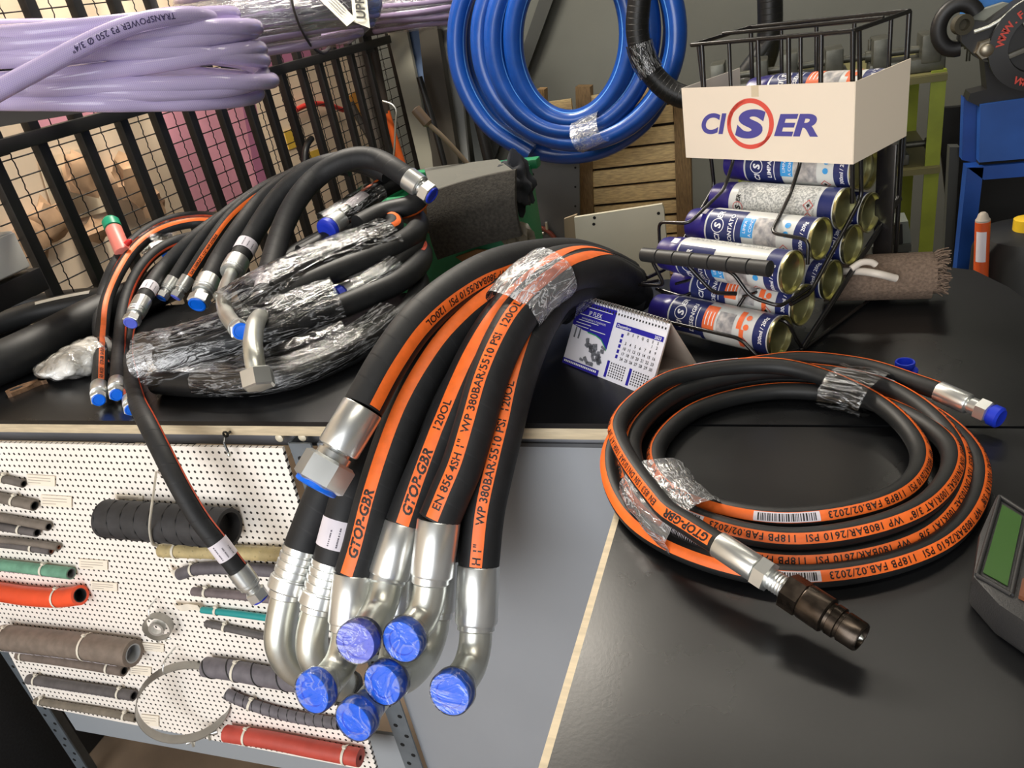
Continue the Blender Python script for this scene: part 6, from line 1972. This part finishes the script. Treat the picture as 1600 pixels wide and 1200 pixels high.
def vise(x, y, z, s, lab):
    r = thing('metal_block', lab, 'tool', (x, y, z))
    part(r, 'base', MB().bbox((x, y, z + .012 * s), (.13 * s, .07 * s, .024 * s), b=.003), tm)
    part(r, 'jaw', MB().bbox((x - .045 * s, y, z + .042 * s), (.030 * s, .075 * s, .055 * s), b=.004), tm)
    part(r, 'jaw', MB().bbox((x + .040 * s, y, z + .040 * s), (.034 * s, .075 * s, .050 * s), b=.004), tm)
    part(r, 'screw', MB().lathe((x - .05 * s, y, z + .038 * s), (1, 0, 0), [(0, .007 * s), (.15 * s, .007 * s), (.15 * s, .012 * s), (.165 * s, .012 * s)], 14), tm)
    part(r, 'handle', MB().tube([(x + .108 * s, y, z - .0 + .005), (x + .108 * s, y, z + .070 * s)], .004 * s, 8), tm, smooth=60)


zt_ = zsh[0] + .006
vise(fx - .06, YR + .06, zt_, 1.15, 'grey steel clamp block at the corner of the lime rack top')
vise(fx - .25, YR + .07, zt_, 1.1, 'grey steel clamp block in the middle of the lime rack top')
vise(fx - .41, YR + .06, zt_, 1.1, 'grey steel clamp block farthest from the corner of the lime rack top')
zt_ = zsh[1] + .006
vise(fx - .11, YR + .05, zt_, 1.0, 'grey steel clamp block on the lower shelf of the lime rack')
vise(fx - .30, YR + .07, zt_, 1.0, 'second grey steel clamp block on the lower lime shelf')
gb = thing('grey_bracket', 'pale grey-green metal bracket behind the carpet roll', 'bracket', ony(1405, 390, 1.35))
slab(gb, 'plate', [(1394, 348), (1419, 346), (1424, 378), (1418, 386), (1412, 386), (1412, 392), (1386, 396)], 1.40, .05, mat('grey_green_metal', (112, 118, 112), .45, .4))
slab(gb, 'recess', [(1388, 352), (1410, 350), (1411, 380), (1388, 388)], 1.395, .01, M['hole'], 'dark recess')
slab(gb, 'foot', [(1362, 386), (1424, 382), (1424, 393), (1362, 396)], 1.392, .03, mat('dark_foot', (60, 62, 58), .5))
part(gb, 'stand', MB().prism([down((1380, 392), (1376, 500), 1.41), down((1420, 392), (1416, 500), 1.41), ony(1420, 390, 1.41), ony(1380, 390, 1.41)], A(0, .03, 0)), M['black_steel'], 'black stand', smooth=0)

# blue machine
YM = 1.80
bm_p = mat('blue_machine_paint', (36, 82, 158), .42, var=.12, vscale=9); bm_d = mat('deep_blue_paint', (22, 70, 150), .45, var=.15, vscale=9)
bmch = thing('blue_machine', 'blue painted machine on a blue frame with a black pulley and big hexagon bolt', 'machine', ony(1520, 470, YM))
slab(bmch, 'front_plate', [(1532, 164), (1700, 140), (1700, 240), (1530, 254)], YM, .03, bm_p)
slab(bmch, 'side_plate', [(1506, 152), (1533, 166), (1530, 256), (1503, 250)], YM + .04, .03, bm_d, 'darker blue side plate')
slab(bmch, 'gap', [(1530, 252), (1700, 238), (1700, 248), (1530, 262)], YM + .012, .03, M['hole'], 'dark joint')
P = [down((1510, 262), (1496, 400), YM), down((1537, 275), (1522, 400), YM), ony(1537, 262, YM), ony(1511, 262, YM)]
part(bmch, 'leg', MB().prism(P, A(0, .04, 0)), bm_d, smooth=0)
slab(bmch, 'cross_bar', [(1512, 262), (1700, 246), (1700, 268), (1537, 281)], YM, .04, bm_d)
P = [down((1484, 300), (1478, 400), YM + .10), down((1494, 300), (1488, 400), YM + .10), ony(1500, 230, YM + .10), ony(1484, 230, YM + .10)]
part(bmch, 'rear_leg', MB().prism(P, A(0, .03, 0)), mat('dull_grey_steel', (60, 62, 60), .6), smooth=0)  # rear leg in plain dark grey steel
slab(bmch, 'back_cover', [(1464, 170), (1700, 150), (1700, 420), (1490, 420)], YM + .30, .02, mat('dark_cover', (26, 27, 28), .7), 'dark cover behind the legs')
blk = mat('greasy_black', (28, 27, 27), .45)
o = ony(1497, 42, YM - .02); s_ = np.linalg.norm(ony(1507, 42, YM) - ony(1497, 42, YM)) / 10
mb = MB(); mb.tube([o + s_ * (30 * math.cos(a) * A(1, 0, 0) + 36 * math.sin(a) * UP) for a in np.linspace(.5, 4.9, 20)], s_ * 13, 14, squash=(1, .7))
part(bmch, 'curved_guard', mb, blk, 'thick black curved guard', smooth=60)
slab(bmch, 'arm', [(1504, 46), (1524, 34), (1546, 36), (1580, 12), (1612, -8), (1640, -8), (1640, 118), (1600, 112), (1560, 96), (1528, 92), (1502, 66)], YM - .05, .05, blk, 'black cast arm')
part(bmch, 'arm_edge', MB().tube([ony(x, y, YM - .055) for x, y in ((1522, 50), (1546, 42), (1566, 30), (1588, 10), (1604, 0))], .004, 8), M['zinc_dull'], 'worn bright edge', smooth=60)
o = ony(1538, 76, YM - .05)
part(bmch, 'bolt', MB().lathe(o, (0, -1, 0), [(0, s_ * 17), (.012, s_ * 17.5), (.018, s_ * 15)], 6, phase=.2), mat('worn_bolt', (150, 142, 126), .35, .9), smooth=15)
part(bmch, 'bolt_end', MB().lathe(o, (0, -1, 0), [(.016, s_ * 11), (.026, s_ * 10), (.028, s_ * 7)], 20), bpy.data.materials['worn_bolt'])
part(bmch, 'washer', MB().lathe(ony(1500, 38, YM - .06), (.3, -1, 0), [(0, s_ * 16), (.016, s_ * 16), (.016, s_ * 9), (.006, s_ * 8), (.006, .0005)], 24), mat('olive_bush', (66, 62, 50), .5))
o = ony(1622, 66, YM - .058)
wh = part(bmch, 'pulley', MB().lathe(o, (0, -1, 0), [(0, s_ * 72), (.008, s_ * 74), (.016, s_ * 74), (.018, s_ * 46), (.008, s_ * 44), (.008, s_ * 20), (.016, s_ * 18), (.016, .0005)], 48, caps=False), blk, 'black pulley wheel')
for k in range(5):
    a = 2.2 + k * 2 * math.pi / 5
    part(wh, 'spoke', MB().bbox(o + A(math.cos(a), 0, math.sin(a)) * s_ * 32 + A(0, -.014, 0), (s_ * 28, .010, s_ * 8), basis(A(math.cos(a), 0, math.sin(a)), A(0, 1, 0)), .002), mat('grey_spoke', (92, 90, 82), .5) if k == 0 else bpy.data.materials['grey_spoke'])
t = MB()
for txt, a0 in (('WWW.F', 2.95), ('WWW.FR', 4.30)):
    sgn = -1 if a0 < 3 else 1
    a = a0
    for chn in txt:
        V, F, w = text_mesh(chn, s_ * 16, .03)
        if len(V):
            rad = A(math.cos(a), 0, math.sin(a)); tg_ = A(-math.sin(a), 0, math.cos(a)) * (1 if sgn > 0 else -1)
            up_ = -rad if sgn > 0 else rad
            bs = o + rad * s_ * (66 if sgn > 0 else 53) + A(0, -.0188, 0)
            t.add([bs + tg_ * (q[0] - w / 2) + up_ * q[1] for q in V], F)
        a += sgn * 11.5 / 60
part(wh, 'lettering', t, mat('red_lettering', (196, 66, 52), .5), 'red lettering round the pulley', smooth=0, kind='stuff')
slab(bmch, 'motor_cover', [(1512, 12), (1534, -6), (1600, -16), (1600, 2), (1560, 20), (1508, 30)], YM + .02, .06, mat('light_blue_cover', (44, 112, 184), .45), 'light blue cover')
slab(bmch, 'grey_plate', [(1502, 26), (1570, 4), (1582, 6), (1560, 32), (1528, 40), (1506, 36)], YM - .005, .02, mat('pale_grey_plate', (134, 136, 124), .5), 'pale grey plate')
slab(bmch, 'under_block', [(1538, 96), (1640, 110), (1640, 156), (1534, 168), (1512, 158), (1516, 146), (1542, 140)], YM + .01, .05, blk, 'black greasy block')
# orange can and black drum
oc = thing('orange_can', 'tall narrow orange can with white label beside the blue leg', 'can', ony(1530, 414, 1.55))
a, b_ = ony(1531, 470, 1.60), ony(1536, 336, 1.60)
d = nrm(b_ - a); Ln = np.linalg.norm(b_ - a); ro = 12 * np.linalg.norm(ony(1541, 380, 1.6) - ony(1531, 380, 1.6)) / 10
part(oc, 'body', MB().lathe(a - d * .55, d, [(0, ro), (.55 + Ln * .93, ro), (.55 + Ln * .95, ro * .8)], 24), mat('orange_can_paint', (204, 84, 36), .45))
part(oc, 'cap', MB().lathe(a, d, [(Ln * .93, ro * .98), (Ln * .95, ro * .98), (Ln * .97, ro * .78), (Ln * 1.01, ro * .62), (Ln * 1.03, ro * .35)], 24), mat('grey_white_cap', (168, 158, 146), .5))
lbp = MB(); c_ = a + d * Ln * .66
for i in range(7):
    q0 = -2.6 + i * .2; V = [c_ + ro * 1.01 * A(math.cos(q), math.sin(q), 0) + d * h_ for q in (q0, q0 + .2) for h_ in (-.03, .03)]
    lbp.add(V, [(0, 1, 3, 2)])
part(oc, 'label_patch', lbp, M['label'], 'white label', smooth=60)
dr = thing('black_drum', 'black plastic drum with yellow cap at the corner behind the bench', 'drum', ony(1590, 460, 1.62))
a, b_ = ony(1598, 470, 1.66), ony(1616, 350, 1.66); d = nrm(b_ - a); Ln = np.linalg.norm(b_ - a)
part(dr, 'body', MB().lathe(a - d * .62, d, [(0, .10), (.62 + Ln * .72, .10), (.62 + Ln * .90, .088), (.62 + Ln * .97, .06), (.62 + Ln, .03)], 28), mat('black_drum_plastic', (24, 25, 25), .55))
part(dr, 'rib', MB().lathe(a, d, [(Ln * .2, .101), (Ln * .24, .105), (Ln * .28, .101)], 28, caps=False), bpy.data.materials['black_drum_plastic'])
q = ony(1604, 348, 1.64)
part(dr, 'cap', MB().lathe(q, UP, [(-.02, .022), (.008, .022), (.010, .018)], 20), mat('yellow_cap', (226, 186, 40), .45), 'yellow cap')
# black filler block added left of the bench, mat on the floor
cb_ = thing('black_filler', 'low black filler block added to darken the gap between bench end and wall', 'filler', (-1.63, .62, 0))  # made-up block, put in only to make this area dark
part(cb_, 'body', MB().bbox((-1.635, .68, .30), (.20, .60, .60), b=.006), mat('black_filler_paint', (30, 30, 31), .7, var=.3, vscale=200))
part(cb_, 'filler_face', MB().bbox((-1.633, .377, .30), (.185, .012, .56), b=.004), bpy.data.materials['black_filler_paint'])
part(cb_, 'knob', MB().lathe((-1.57, .371, .40), (0, -1, 0), [(0, .004), (.012, .004), (.014, .010), (.022, .009), (.024, .004)], 16), M['black_steel'])
fm = solo('floor_mat', MB().bbox((-1.52, .15, .006), (.50, 1.10, .012), b=.004), mat('black_floor_mat', (30, 31, 32), .85, var=.3, vscale=150, bump=.4, bscale=200), 'black rubber floor mat at the open end of the bench', 'mat')
